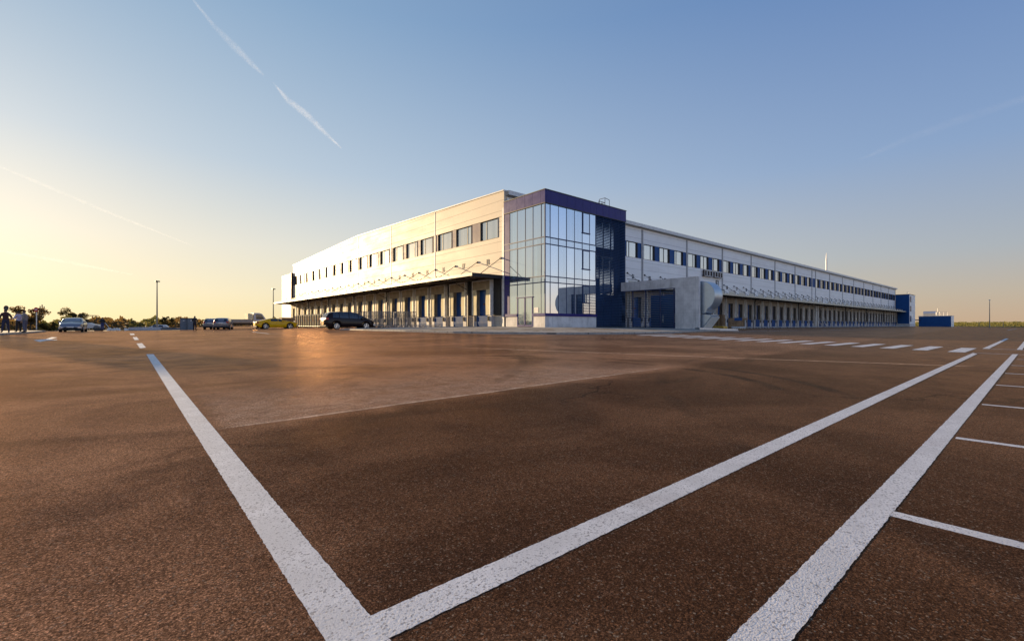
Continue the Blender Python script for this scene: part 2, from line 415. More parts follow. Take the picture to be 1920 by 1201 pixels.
def leafmat(name, c1, c2):
    t = NT(name); p = t.pos(); n = t.noise(p, .9, 4, .6)
    inf = t.n.new('ShaderNodeObjectInfo')
    c = t.mix(t.range(n, .38, .62), c1, c2)
    tr = t.n.new('ShaderNodeBsdfTranslucent'); t.l.new(c, tr.inputs[0])
    t.done(c, .7)
    mx = t.n.new('ShaderNodeMixShader'); mx.inputs[0].default_value = .6
    t.l.new(t.b.outputs[0], mx.inputs[1]); t.l.new(tr.outputs[0], mx.inputs[2]); t.l.new(mx.outputs[0], t.out.inputs[0])
    return t.mat
M['leaf'] = leafmat('olive_leaves', (.09, .08, .02), (.16, .115, .03))
M['leaf_rust'] = leafmat('rusty_leaves', (.12, .08, .028), (.20, .125, .04))
M['leaf_green'] = leafmat('green_leaves', (.08, .09, .025), (.14, .12, .035))
M['corn'] = leafmat('ripening_maize', (.12, .13, .025), (.26, .22, .04))

# ------------------------------------------------------------------ ground and paved surfaces
def axis_vals(segs):
    out = []
    for a, b, s in segs:
        n = max(1, round((b - a) / s)); out += [a + (b - a) * i / n for i in range(n)]
    return out + [segs[-1][1]]
def sheet(xs, ys, dz, name, mat, keep=None):
    m = MB(); nx = len(xs); ny = len(ys)
    m.v = [(x, y, g(x, y) + (dz(x, y) if callable(dz) else dz)) for y in ys for x in xs]
    for j in range(ny - 1):
        for i in range(nx - 1):
            if keep and not keep((xs[i] + xs[i + 1]) / 2, (ys[j] + ys[j + 1]) / 2): continue
            a = j * nx + i; m.f.append((a, a + 1, a + nx + 1, a + nx)); m.m.append(0)
    return struct(m.build(name, mat, smooth=False))
big = axis_vals([(-6000, -400, 1400), (-400, -40, 60), (-40, 80, 4), (80, 400, 40), (400, 9000, 2000)])
bigy = axis_vals([(-6000, -400, 1400), (-400, -40, 60), (-40, 140, 4), (140, 400, 40), (400, 9000, 2000)])
sheet(big, bigy, lambda x, y: -.14 - .5 * S(y, 71, 90) * S(-x, -8, 20), 'ground', M['earth'])
ax = axis_vals([(-40, -8, 4), (-8, 60, 1), (60, 300, 8)])
ay = axis_vals([(-60, -4, 7), (-4, 72, 1), (72, 132, 6)])
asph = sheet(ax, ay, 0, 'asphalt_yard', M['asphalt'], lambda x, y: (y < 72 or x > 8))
asph.data.polygons.foreach_set('use_smooth', [True] * len(asph.data.polygons))

def drape(polys, name, mat, dz=.005, step=.5):
    """paint strips: each item is a list of left points and a list of right points of equal length"""
    m = MB(); st0 = step
    for L, Rr in polys:
        for (a, b), (c, d) in zip(zip(L, L[1:]), zip(Rr, Rr[1:])):
            near_ = min(math.hypot(*a), math.hypot(*b)) < 9; step = .018 if near_ else st0
            n = max(1, int(math.dist(a, b) / step)); k = min(3, max(1, int(math.dist(a, c) / step)))
            for i in range(n):
                for j in range(min(k, 3)):
                    q = []
                    for (u, v) in ((i, j), (i + 1, j), (i + 1, j + 1), (i, j + 1)):
                        u /= n; v /= k
                        x = (a[0] * (1 - u) + b[0] * u) * (1 - v) + (c[0] * (1 - u) + d[0] * u) * v
                        y = (a[1] * (1 - u) + b[1] * u) * (1 - v) + (c[1] * (1 - u) + d[1] * u) * v
                        if near_ and v in (0, 1): hh = math.sin(x * 913.7 + y * 571.3) * 43758.5; hh -= math.floor(hh); x += (hh - .5) * .0045; y += (hh - .5) * .0045
                        q.append((x, y, g(x, y) + (.0012 + (dz - .0012) * S(math.hypot(x, y), 5, 14))))
                    m.face(q)
    return struct(m.build(name, mat, smooth=True))
def line(a, b, wd):
    d = Vector((b[0] - a[0], b[1] - a[1])).normalized(); n = Vector((-d.y, d.x)) * wd / 2
    return ([(a[0] + n.x, a[1] + n.y), (b[0] + n.x, b[1] + n.y)], [(a[0] - n.x, a[1] - n.y), (b[0] - n.x, b[1] - n.y)])
K = H / .65
x_in, x_out = .415 * K, .312 * K
y_top, y_bot = .975 * K, .880 * K
q = lambda *pts: [px(*p) for p in pts]
marks = []
endY = px(277, 664)[1]
marks.append(([(x_in, .4), (.59, endY)], [(x_out, .4), (.43, endY)]))                       # left edge line
far_t, far_b = px(1823.8, 661.7), px(1832.5, 663.4)
marks.append(([(x_in, y_top), far_t], [(x_in, y_bot), (far_b[0], far_b[1])]))               # front edge line
n1, n2 = q((1364.6, 1201), (1898.2, 663.9)); n3, n4 = q((1484, 1201), (1909, 663.9))
marks.append(([(n1[0] - .8, n1[1]), n1, n2], [(n3[0] - .8, n3[1] + .003), n3, n4]))
for a, b, wd in (((1675, 963), None, .085), ((1795.3, 821), None, .085), ((1843.5, 758), None, .085), ((1869.7, 722), None, .085), ((1886, 700), None, .085), ((1897, 685), None, .085), ((1908, 673.5), None, .085)):
    p = px(*a); marks.append(line((p[0], p[1] + .01), (p[0], p[1] - 3.2), wd))
a, b = px(1823.8, 661.7), px(1920, 665); marks.append(line(a, (b[0], b[1] - 3), .10))
a, b = px(1842, 653.5), px(1920, 656.4); marks.append(line(a, (b[0], b[1] - 3), .12))
marks.append((q((1842, 653.3), (1885.6, 634.4)), q((1854.5, 653.6), (1891.6, 634.7))))
c1, c2 = px(1906.3, 655.3), px(1916.6, 655.8)
marks.append(([c1, (c1[0] + 25, c1[1] + .1)], [c2, (c2[0] + 25, c2[1] + .1)]))
for d in (((255.9, 643.8), (262.5, 653.1), (266.3, 643.1), (273.8, 651.6)), ((248.4, 631.9), (252.5, 637.5), (256.6, 631.6), (260.6, 636.9)), ((243.1, 625), (245, 628.1), (251.3, 625), (252.5, 627.8))):
    p = q(*d); marks.append(([p[0], p[1]], [p[2], p[3]]))
# zebra crossing
zy = [1.66 + .99 * k for k in range(15)]
for k, y in enumerate(zy):
    x0 = 21.0 + 2.5 * (1 - math.exp(-k / 4.2)); x1 = x0 + 4.15 - .02 * k
    marks.append(([(x0, y), (x1, y)], [(x0, y + .42), (x1, y + .42)]))
# turn arrow at the left, thin lines further out
marks.append((q((62.5, 637.5), (75, 640.8)), q((84, 635.8), (93, 637.2))))
marks.append((q((84, 636.2), (97, 631.8)), q((92, 637), (107.8, 632.4))))
marks.append((q((84, 637), (106, 636.4)), q((86, 638.6), (108, 637.2))))
marks.append(line(px(473, 622), px(504, 625.6), .16)); marks.append(line(px(504, 625.6), px(536, 625), .16))
marks.append(line(px(1375, 622), px(1500, 619.5), .12)); marks.append(line(px(1540, 618.8), px(1657, 616.6), .13))
marks.append(line(px(1889, 618.7), px(1906, 616), .15))
drape(marks, 'road_markings', M['paint'], .005)

# traffic island with kerb
def smooth_poly(pts, it=2):
    for _ in range(it):
        o = []
        for i in range(len(pts)):
            a, b = pts[i], pts[(i + 1) % len(pts)]
            o += [(a[0] * .75 + b[0] * .25, a[1] * .75 + b[1] * .25), (a[0] * .25 + b[0] * .75, a[1] * .25 + b[1] * .75)]
        pts = o
    return pts
def densify(pts, s=1.0):
    o = []
    for i in range(len(pts)):
        a, b = pts[i], pts[(i + 1) % len(pts)]; n = max(1, int(math.dist(a, b) / s))
        o += [(a[0] + (b[0] - a[0]) * k / n, a[1] + (b[1] - a[1]) * k / n) for k in range(n)]
    return o
def island(pts, h, name_k, name_s, mat_s, kw=.15, raise_in=.0, tgt=None):
    pts = densify(pts, 1.0); n = len(pts)
    def inner(d):
        out = []
        for i in range(n):
            a, b, c = Vector(pts[i - 1]), Vector(pts[i]), Vector(pts[(i + 1) % n])
            t = (c - a).normalized(); out.append((b.x - t.y * d, b.y + t.x * d))
        return out
    I = inner(kw); k = MB()
    for i in range(n):
        j = (i + 1) % n
        P = [(*pts[i], g(*pts[i]) - .1), (*pts[j], g(*pts[j]) - .1), (*pts[j], g(*pts[j]) + h), (*pts[i], g(*pts[i]) + h)]
        k.face(P)
        k.face([P[3], P[2], (*I[j], g(*pts[j]) + h + .012), (*I[i], g(*pts[i]) + h + .012)])
        k.face([(*I[i], g(*pts[i]) + h + .012), (*I[j], g(*pts[j]) + h + .012), (*I[j], g(*I[j]) - .05), (*I[i], g(*I[i]) - .05)])
    struct(k.build(name_k, M['kerb'], smooth=True)).data.polygons.foreach_set('use_smooth', [False] * (3 * n))
    bm = bmesh.new()
    vs = [bm.verts.new((*p, 0)) for p in inner(kw - .01)]
    f = bm.faces.new(vs); bmesh.ops.triangulate(bm, faces=[f])
    bmesh.ops.subdivide_edges(bm, edges=[e for e in bm.edges if e.calc_length() > 2.5], cuts=3, use_grid_fill=False)
    bmesh.ops.triangulate(bm, faces=bm.faces)
    for v in bm.verts: v.co.z = g(v.co.x, v.co.y) + h - .005
    bmesh.ops.recalc_face_normals(bm, faces=bm.faces)
    me = bpy.data.meshes.new(name_s); bm.to_mesh(me); bm.free(); me.materials.append(mat_s)
    o = bpy.data.objects.new(name_s, me); col.objects.link(o); return struct(o)
main_isl = [(14.7, 41.2), (14.6, 35.7), (15.1, 29.5), (16.0, 24.6), (17.4, 21.9), (19.8, 19.2), (22.9, 17.7), (27, 17.35), (30.8, 17.5), (35.6, 18.1), (44.8, 19.6), (45.6, 20.2), (45.4, 30), (44.5, 36.4), (30.0, 36.4), (30.0, 38.0), (24.5, 38.6), (20, 41.4)]
island(main_isl, .10, 'kerb', 'pavement', M['slab'])
left_isl = [(-16, 40), (-7.0, 44), (-6.5, 50), (-6.3, 58), (-6.3, 66.5), (-6.9, 68), (-9, 68.5), (-16, 66)]
island(left_isl, .14, 'kerb', 'pavement', M['slab'])
# white edge line round the main island
el = []
off = [(14.35, 34.0), (14.8, 29.3), (15.65, 24.4), (17.1, 21.6), (19.6, 18.85), (22.8, 17.3), (27, 16.95), (30.9, 17.1)]
for a, b in zip(off, off[1:]): el.append(line(a, b, .13))
drape(el, 'edge_line', M['paint'], .009)

# ------------------------------------------------------------------ the warehouse
XL, YR = 30.1, 36.6            # planes of the west and south facades
YEND, XEND = 115.2, 224.3
ZR, ZRIDGE = 14.95, 16.05
bld = empty('warehouse', 'long white logistics warehouse with numbered dock doors, blue corner towers and steel canopies', 'building', (XL, YR, 0))
def P(o):                      # parent to the building, keeping world placement
    o.parent = bld; o.location = Vector(o.location) - Vector(bld.location); return o
RZL = R(-90)
WB, WT = 10.21, 12.36          # window band
CAN = 6.1                      # canopy top at the wall
def roof_z(y): return ZR + (ZRIDGE - ZR) * (1 - abs(y - 75.9) / 39.3)

# west wall
m = MB()
Ys = [YR, YR + 13.9, YR + 26.6, YR + 39.3, YR + 51.9, YR + 64.6, YEND]
m.box(XL, XL + .35, YR, YEND, CAN - .1, WB)
for a, b in zip(Ys, Ys[1:]):
    m.prism([(a, WT), (b, WT), (b, roof_z(b)), (a, roof_z(a))], XL, XL + .35, axis='x')
def win_spans_left():
    out = []
    for k in range(6):
        base = Ys[k]; L = Ys[k + 1] - base
        for j in range(3):
            c = base + (2.62, 7.5, 11.65)[j] * L / 13.9 if k == 0 else base + (2.25, 6.35, 10.5)[j] * L / 12.7
            out.append((c - 1.58, c + 1.58))
    return out
wl_spans = win_spans_left()
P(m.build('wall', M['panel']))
def band(spans, a, b, plane, left):
    pass
# spandrels between windows (flush blue panels, west ones glare-toned) with piers of white at the ends
def pier_fill(spans, s0, s1, make):
    cur = s0; k = 0
    for a, b in spans + [(s1, s1)]:
        if a - cur > .02: make(cur, a)
        cur = b
def mk_sp_left(a, b):
    m = MB(); m.box(XL + .05, XL + .33, a, b, WB, WT); m.box(XL + .04, XL + .052, a, b, (WB + WT) / 2 - .01, (WB + WT) / 2 + .01, 1)
    edge = a < YR + .6
    P(m.build('spandrel_panel', [M['panel'] if edge else M['spandrel'], M['dark']]))
pier_fill(wl_spans, YR, YEND, mk_sp_left)
m = MB()                       # trims: corner strip, vertical joints, parapet cap
for y in Ys[1:-1]: P(MB().box(XL - .035, XL + .0, y - .05, y + .05, CAN, roof_z(y)).build('joint_cover', M['white_steel']))
m = MB()
for a, b in zip(Ys, Ys[1:]):
    m.prism([(a - .02, roof_z(a)), (b + .02, roof_z(b)), (b + .02, roof_z(b) + .12), (a - .02, roof_z(a) + .12)], XL - .09, XL + .5, axis='x')
P(m.build('parapet_cap', M['white_steel']))
m = MB(); m.box(XL - .03, XL + .02, YR - .03, YR + .3, .5, 13.2); P(m.build('corner_strip', M['white_steel']))

# south wall
RJ = [43.4, 55.45, 67.75, 80.0, 92.1, 104.1, 116.0, 127.6, 130.3, 141.8, 153.7, 165.3, 177.0, 188.8, 200.3, 212.0, 223.6]
m = MB(); m.box(30.5, XEND, YR, YR + .35, CAN - .1, WB); m.box(30.5, XEND, YR, YR + .35, WT, 14.45)
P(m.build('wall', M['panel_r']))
spans_r = [(44.6, 47.2), (48.6, 51.0), (51.6, 54.2)]
for a, b in zip(RJ[1:], RJ[2:]):
    if b - a < 5: continue
    L = (b - a) / 12.05
    spans_r += [(a + .25 * L, a + 2.98 * L), (a + 4.2 * L, a + 6.95 * L), (a + 8.3 * L, a + 10.8 * L)]
def mk_sp_r(a, b):
    m = MB(); m.box(a, b, YR + .05, YR + .33, WB, WT); m.box(a, b, YR + .04, YR + .052, (WB + WT) / 2 - .01, (WB + WT) / 2 + .01, 1)
    P(m.build('spandrel_panel', [M['blue_panel'], M['dark']]))
pier_fill(spans_r, 42.9, XEND, mk_sp_r)
m = MB()
M['jstrip'] = plain('grey_joint_strip', (.34, .34, .36), .5)
for x in RJ[1:]:
    P(MB().box(x - .03, x + .1, YR - .07, YR, CAN, 14.3, 0).box(x - .38, x - .03, YR - .02, YR, CAN, 14.3, 1).build('joint_cover', [M['white_steel'], M['jstrip']]))
m = MB(); m.prism([(YR - .5, 14.55), (YR - .5, 14.85), (YR - .42, 14.93), (YR + .6, 15.0), (YR + .6, 14.4), (YR - .0, 14.4)], 30.3, XEND + .6, axis='x')
m.box(30.3, XEND + .6, YR - .53, YR - .50, 14.50, 14.95, 1)
P(m.build('eaves_gutter', [plain('eaves_sheet', (.42, .40, .37), .5), M['white_steel']]))
m = MB()
m.face([(XL + .4, YR, 14.95), (XEND, YR, 14.95), (XEND, 75.9, 15.9), (XL + .4, 75.9, 15.9)])
m.face([(XL + .4, 75.9, 15.9), (XEND, 75.9, 15.9), (XEND, YEND, 14.9), (XL + .4, YEND, 14.9)])
P(m.build('roof', M['steel']))
m = MB(); m.box(XL + .3, XEND, YEND - .3, YEND, 0, 14.9); m.prism([(YR, 0), (YEND, 0), (YEND, 14.9), (75.9, 15.9), (YR, 14.9)], XEND - .3, XEND, axis='x')
P(m.build('wall', M['panel_r']))
# lower walls behind the docks
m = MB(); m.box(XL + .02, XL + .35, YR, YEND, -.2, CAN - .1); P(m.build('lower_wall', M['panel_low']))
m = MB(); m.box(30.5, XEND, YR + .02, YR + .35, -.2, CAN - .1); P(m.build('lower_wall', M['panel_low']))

# windows: frame > pane, local x to the right seen from outside, y into the wall
def make_window(wd, mull, dark_side):
    m = MB(); h = WT - WB
    m.box(0, wd, .24, .30, 0, h, 0)            # back box edge
    m = MB()
    f = .06
    m.box(0, wd, .16, .24, 0, f); m.box(0, wd, .16, .24, h - f, h); m.box(0, f, .16, .24, f, h - f); m.box(wd - f, wd, .16, .24, f, h - f)
    for u in mull: m.box(u - .045, u + .045, .15, .24, f, h - f)
    # reveals; their dark colour carries the shade of the recess
    m.box(0, wd, -.01, .16, h - .03, h, 0); m.box(0, wd, -.035, .16, 0, .025, 1)
    m.box(0, .03, 0, .16, .025, h - .03); m.box(wd - .03, wd, 0, .16, .025, h - .03)
    o = m.build('window', [M['dark'], M['dark']], bld)
    xs = [f] + [c for u in mull for c in (u - .045, u + .045)] + [wd - f]
    for a, b in zip(xs[::2], xs[1::2]):
        p = MB(); p.box(a, b, .19, .21, f, h - f); p.build('pane', M['glass_win'], o)
    return o
wproto = {}
def place_window(a, b, left, k):
    wd = b - a; key = (round(wd, 2), k % 3)
    if key not in wproto:
        mull = [[.32 * wd], [.70 * wd], [.28 * wd]][k % 3] if left else [[.68 * wd], [.5 * wd], [.3 * wd]][k % 3]
        o = wproto[key] = make_window(wd, mull, 0)
    else: o = copy_tree(wproto[key], bld)
    if left: o.location = (0, b - YR, WB); o.rotation_euler = (0, 0, RZL)
    else: o.location = (a - XL, 0, WB)
for k, (a, b) in enumerate(wl_spans): place_window(a, b, True, k)
for k, (a, b) in enumerate(spans_r): place_window(a, b, False, k)

# text as real raised meshes
def text_mesh(txt, h, sx=.72, depth=.02):
    c = bpy.data.curves.new('t', 'FONT'); c.body = txt; c.size = h * 1.38; c.extrude = depth / 2; c.offset = .03
    c.align_x = 'CENTER'
    o = bpy.data.objects.new('t', c); col.objects.link(o)
    dg = bpy.context.evaluated_depsgraph_get(); me = bpy.data.meshes.new_from_object(o.evaluated_get(dg))
    bpy.data.objects.remove(o); me.transform(Matrix.Rotation(R(90), 4, 'X') @ Matrix.Diagonal((sx, 1, 1, 1)))
    me.materials.clear(); me.materials.append(M['ink']); return me
def dock_number(txt, loc, rz, h=.60, name='dock_number'):
    o = bpy.data.objects.new(name, text_mesh(txt, h)); col.objects.link(o); o.parent = bld
    o.location = Vector(loc) - Vector(bld.location); o.rotation_euler = (0, 0, rz)

# dock shelter: local x right, y into the wall (outward negative), z up from the yard
SH_B, SH_T, DO_T = 1.95, 5.72, 4.72
def make_dock(wd, cm, tm, zg, side_w=.72):
    hw = wd / 2
    m = MB(); m.box(-hw, -hw + .08, -.55, .0, SH_B, SH_T); m.box(hw - .08, hw, -.55, .0, SH_B, SH_T); m.box(-hw, hw, -.56, 0, SH_T, SH_T + .07)
    m.box(-hw, -hw + .1, -.585, -.55, SH_B, SH_T + .07); m.box(hw - .1, hw, -.585, -.55, SH_B, SH_T + .07); m.box(-hw + .1, hw - .1, -.585, -.56, SH_T - .03, SH_T + .07)
    o = m.build('dock_door', M['white_steel'], bld)
    c = MB(); c.box(-.95, .95, .0, .06, zg + .2, DO_T + .1)
    for k in range(1, 7): c.box(-.95, .95, -.008, .0, SH_B + .42 * k, SH_B + .42 * k + .02)
    c.box(-.28, .28, -.02, -.008, SH_B + 1.15, SH_B + 1.35, 1)
    c.build('door_panel', [M['blue_door'], M['redbrown']], o)
    c = MB()
    for sgn in (-1, 1):
        c = MB(); n = 10
        for i in range(n):
            z0 = SH_B + .04 + (DO_T - SH_B) * i / n; z1 = SH_B + .04 + (DO_T - SH_B) * (i + 1) / n
            def wv(z): return .04 * math.sin(z * 2.1 + sgn) + .05 * (DO_T - z) / 3
            a0, a1 = sgn * (hw - .09), sgn * (hw - .09 - side_w - wv(z0)); b1 = sgn * (hw - .09 - side_w - wv(z1))
            y = -.54; yi0 = -.545 + .015 * math.sin(z0 * 1.7) ** 2; yi1 = -.545 + .015 * math.sin(z1 * 1.7) ** 2
            c.face([(a0, y, z0), (a1, yi0, z0), (b1, yi1, z1), (a0, y, z1)])
            c.face([(a0, y + .02, z0), (a0, y + .02, z1), (b1, yi1 + .02, z1), (a1, yi0 + .02, z0)])
        c.build('side_curtain', cm, o)
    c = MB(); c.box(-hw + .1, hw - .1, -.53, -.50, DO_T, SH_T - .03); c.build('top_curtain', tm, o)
    for xa, xb in ((-hw + .02, -1.02), (1.02, hw - .02)): MB().box(xa, xb, -.40, .02, zg - .3, 1.93).build('dock_wall', M['dock_conc'], o)
    c = MB()
    c.prism([(-.30, zg), (-.38, zg + .5), (-.38, 1.72), (-.36, 1.9), (-.02, 1.93), (-.02, zg)], -1.0, 1.0, 0, 'x')
    c.build('leveller', M['blue_lev'], o)
    for xa in (-1.3, 1.1): MB().box(xa, xa + .2, -.52, -.41, 1.35, 1.85).build('bumper', M['rubber'], o)
    return o
M['blue_door'] = plain('blue_roller_door', (.016, .085, .30), .35, 0, .12, 1.2)
M['blue_lev'] = plain('blue_leveller', (.012, .06, .20), .7, 0, .12, 1.2, .15)
M['redbrown'] = plain('red_brown_plate', (.12, .02, .02), .5)
M['dock_conc'] = plain('pale_dock_concrete', (.50, .48, .47), .7, 0, .12, 2)
dl = []
for k in range(6):
    L = (Ys[k + 1] - Ys[k])
    for j in range(3): dl.append(Ys[k] + ((3.3, 8.0, 12.4)[j] * L / 13.9 if k == 0 else (2.5, 6.45, 10.45)[j] * L / 12.7))
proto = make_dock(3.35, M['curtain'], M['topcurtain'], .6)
for k, y in enumerate(dl):
    o = proto if k == 0 else copy_tree(proto, bld)
    o.location = (0, y - YR, 0); o.rotation_euler = (0, 0, RZL)
    dock_number(str(18 - k), (XL - .015, y - .5, 7.5), RZL)
dr = []
for a, b in zip(RJ, RJ[1:]):
    if b - a < 5: continue
    L = (b - a) / 12.05
    for j in range(3): dr.append(a + (1.95, 5.98, 10.0)[j] * L)
M['curtain_r'] = plain('shade_toned_curtain', (.30, .26, .21), .8, 0, .18, 1.5, .3, bump=.2)  # cream curtain copy darkened: south-side shade is in its colour
proto = make_dock(3.5, M['curtain_r'], M['curtain_r'], .3, .8)
for xa in (-1.5, 1.38): MB().box(xa, xa + .12, -.60, -.587, 2.5, 2.95).build('marker_plate', M['plate'], proto)
for k, x in enumerate(dr):
    if x < 47: continue
    o = proto if k == 1 else copy_tree(proto, bld)
    o.location = (x - XL, 0, 0); dock_number(str(19 + k), (x - .3, YR - .015, 7.3), 0)
if proto.location.x == 0: proto.location = (dr[1] - XL, 0, 0)
# ribbed black cladding between the first shelters
m = MB()
def ribs(y0, y1):
    m.box(XL - .12, XL + .02, y0, y1, 1.95, 5.95)
    z = 2.0
    while z < 5.9: m.box(XL - .17, XL - .12, y0 + .01, y1 - .01, z, z + .06); z += .13
ribs(YR + .45, dl[0] - 1.7); ribs(dl[0] + 1.7, dl[1] - 1.7); ribs(dl[1] + 1.7, dl[2] - 1.7); ribs(dl[2] + 1.7, dl[3] - 1.7)
P(m.build('ribbed_cladding', M['corr']))

# canopies
def canopy(left, s0, s1, depth, anchors, joists, zt=CAN, col_pos=()):
    def T(s, out, z): return (XL - out, s, z) if left else (s, YR - out, z)
    def bx(m, sa, sb, oa, ob, z0, z1, mi=0):
        if left: m.box(XL - ob, XL - oa, sa, sb, z0, z1, mi)
        else: m.box(sa, sb, YR - ob, YR - oa, z0, z1, mi)
    m = MB(); bx(m, s0, s1, 0, depth, zt - .09, zt); bx(m, s0, s1, depth, depth + .03, zt - .27, zt + .02, 1)
    bx(m, s0 - .03, s0, 0, depth + .03, zt - .34, zt + .03, 2); bx(m, s1, s1 + .03, 0, depth + .03, zt - .34, zt + .03, 1)
    can = m.build('canopy', [M['deck'], M['fascia'], M['corr']]); P(can)
    def C(o): o.parent = can; o.location = -Vector(bld.location) - Vector(can.location); return o
    m = MB()
    for s in joists:
        bx(m, s - .07, s + .07, .02, depth - .02, zt - .33, zt - .091)
    for o_ in (depth * .33, depth * .66, depth - .15): bx(m, s0 + .05, s1 - .05, o_ - .04, o_ + .04, zt - .19, zt - .0915)
    C(m.build('joist', M['joist']))
    for s in col_pos:
        m = MB(); bx(m, s - .08, s + .08, .62, .76, .3, zt - .335); C(m.build('post', M['dark']))
        m = MB(); m.tube(T(s, .72, zt - 1.25), T(s - .0, depth * .75, zt - .36), .04); C(m.build('brace', M['dark']))
    for i, s in enumerate(anchors):
        m = MB(); d = -1.1 if left else 1.1
        m.tube(T(s, .06, 7.95), T(s + 0, 2.75, zt + .0), .035); m.tube(T(s, 0, 7.95), T(s, .14, 7.95), .12, 8)
        C(m.build('strut', M['dark']))
    return can, C, T
M['deck'] = plain('canopy_deck', (.16, .14, .11), .6); M['fascia'] = plain('canopy_edge', (.62, .57, .44), .5)
M['joist'] = plain('canopy_steel', (.10, .085, .07), .55); M['lightpanel'] = plain('cream_dock_panel', (.60, .57, .48), .5)
anch = [YR + .5]
for k in range(6):
    a, L = Ys[k], Ys[k + 1] - Ys[k]
    anch += [a + L * .34, a + L * .665, a + L]
canL, CL, TL = canopy(True, YR + .25, YEND + 1.5, 3.9, anch[:-1], [s + .01 for s in anch], CAN, [YR + 5.6] + Ys[2:6:1])
anr = [42.95]
for a, b in zip(RJ, RJ[1:]):
    if b - a < 5: continue
    L = b - a; anr += [a + L * .03, a + L * .36, a + L * .69]
anr = [a for a in anr if a > 43.5]
canR, CR, TR = canopy(False, 43.0, XEND + 4.2, 3.1, anr, anr, CAN - .05, RJ[2::2])
# steel frames standing on the canopy edge above each bay
def bracket(T, C, s, d, out, hgt, pan, zt):
    m = MB(); L = 2.6
    a = lambda u, z: T(s + d * u, out, z)
    m.bar(a(0, zt), a(0, zt + hgt), .11); m.bar(a(0, zt + hgt), a(L, zt + hgt), .07); m.bar(a(.1, zt + hgt), a(.9, zt), .05)
    o = m.build('sign_bracket', M['dark']); C(o)
    if pan:
        m = MB(); p0, p1 = T(s + d * .12, out + .02, zt + .03), T(s + d * (L - .2), out + .05, zt + hgt - .04)
        m.box(min(p0[0], p1[0]), max(p0[0], p1[0]), min(p0[1], p1[1]), max(p0[1], p1[1]), p0[2], p0[2] + (p1[2] - p0[2]) * .8)
        C(m.build('dock_panel', M['lightpanel']))
for y in dl[1:]: bracket(TL, CL, y + .6, -1, 3.0, .42, False, CAN)
for x in dr[1:]: bracket(TR, CR, x + 1.9, -1, 2.2, .72, True, CAN - .05)
m = MB()
for y in dl: m.tube((XL - 3.6, y + 1.4, CAN - .38), (XL - 3.6, y + 1.4, CAN - .28), .07, 8)
CL(m.build('canopy_light', M['lamp_lens']))

# sign of box letters and the building number
m = MB(); x = 72.6
for k in range(7):
    wd = .82
    y0, y1 = YR - .42, YR - .1
    for (a, b, c, d) in ((0, .14, 0, 1.05), (wd - .14, wd, 0, 1.05), (.14, wd - .14, .93, 1.05), (.14, wd - .14, 0, .12 if k not in (3,) else .0)):
        if d - c <= 0: continue
        m.box(x + a, x + b, y0, y1, 9.0 + c, 9.0 + d, 0)
        m.box(x + a + .01, x + b - .01, y0 - .012, y0, 9.01 + c, 9.0 + d - .01, 1)
    m.box(x - .04, x + wd + .04, YR - .1, YR - .03, 9.1, 9.2, 0)
    x += .95
P(m.build('box_letter_sign', [M['brownbox'], M['white_steel']]))
dock_number('B3', (77.9, YR - .02, 7.55), 0, 1.15, 'building_number')

# ------------------------------------------------------------------ corner tower
TX0, TX1, TY0 = 30.1, 42.8, 30.5
ZT, ZF, ZS, ZP = 13.75, 12.46, 2.03, 1.76
tow = MB(); tow.box(TX0 + .12, 37.6, TY0 + .12, YR, .3, ZT - .1); tow.box(37.6, TX1 - .08, TY0 + .75, YR, .3, ZT - .1); tow.box(TX1 - .07, TX1 + .0, TY0 + .0, YR, .3, ZF)
tower = P(tow.build('tower', plain('tower_core', (.03, .05, .12), .6)))
def T_(o): o.parent = tower; o.location = -Vector(bld.location) - Vector(tower.location); return o
Yd = [35.7, 34.5, 33.3, 32.2, 31.05, 30.5]          # mullions, west face (going to the corner)
Xd = [30.1, 30.82, 31.95, 33.1, 34.27, 35.45, 36.6, 37.6]
lev = [ZS, 4.98, 5.55, 8.61, 9.26, ZF]
gp = [MB(), MB()]
def pane(p0, p1, z0, z1, west, k):
    e = .014 * random.uniform(-1, 1); f = .014 * random.uniform(-1, 1)
    gi = gp[k]
    if west: gi.face([(TX0 + .03 + e, p0, z0), (TX0 + .03 + f, p1, z0), (TX0 + .03 + f, p1, z1), (TX0 + .03 + e, p0, z1)])
    else: gi.face([(p0, TY0 + .03 + e, z0), (p1, TY0 + .03 + f, z0), (p1, TY0 + .03 + f, z1), (p0, TY0 + .03 + e, z1)])
for a, b in zip(Yd, Yd[1:]):
    for i, (z0, z1) in enumerate(zip(lev, lev[1:])):
        if i == 0 and a <= 34.6 and b >= 32.1: z0 = 3.6
        pane(a, b, z0, z1, True, 1 if random.random() < .5 or i % 2 else 0)
for j, (a, b) in enumerate(zip(Xd, Xd[1:])):
    for i, (z0, z1) in enumerate(zip(lev, lev[1:])):
        pane(a, b, z0, z1, False, 1 if (i % 2 or random.random() < .35) and i > 0 else 0)
T_(gp[0].build('glazing', M['glass_tower'])); T_(gp[1].build('glazing', M['glass_tower2']))
m = MB()
for y in Yd[:-1]: m.box(TX0 - .0, TX0 + .06, y - .022, y + .022, ZS, ZF)
for x in Xd[1:]: m.box(x - .022, x + .022, TY0 - .0, TY0 + .06, ZS, ZF)
for z in lev[1:-1]:
    m.box(TX0 - .02, TX0 + .06, TY0 - .02, YR - .1, z - .045, z + .045); m.box(TX0 + .061, 37.6, TY0 - .02, TY0 + .06, z - .045, z + .045)
m.box(TX0 - .03, TX0 + .07, TY0 - .03, TY0 + .07, ZS, ZF)
T_(m.build('mullion', M['navy']))
m = MB(); m.box(TX0 - .0, TX0 + .1, 35.7, YR - .02, ZS, ZF); T_(m.build('side_panel', M['violet']))
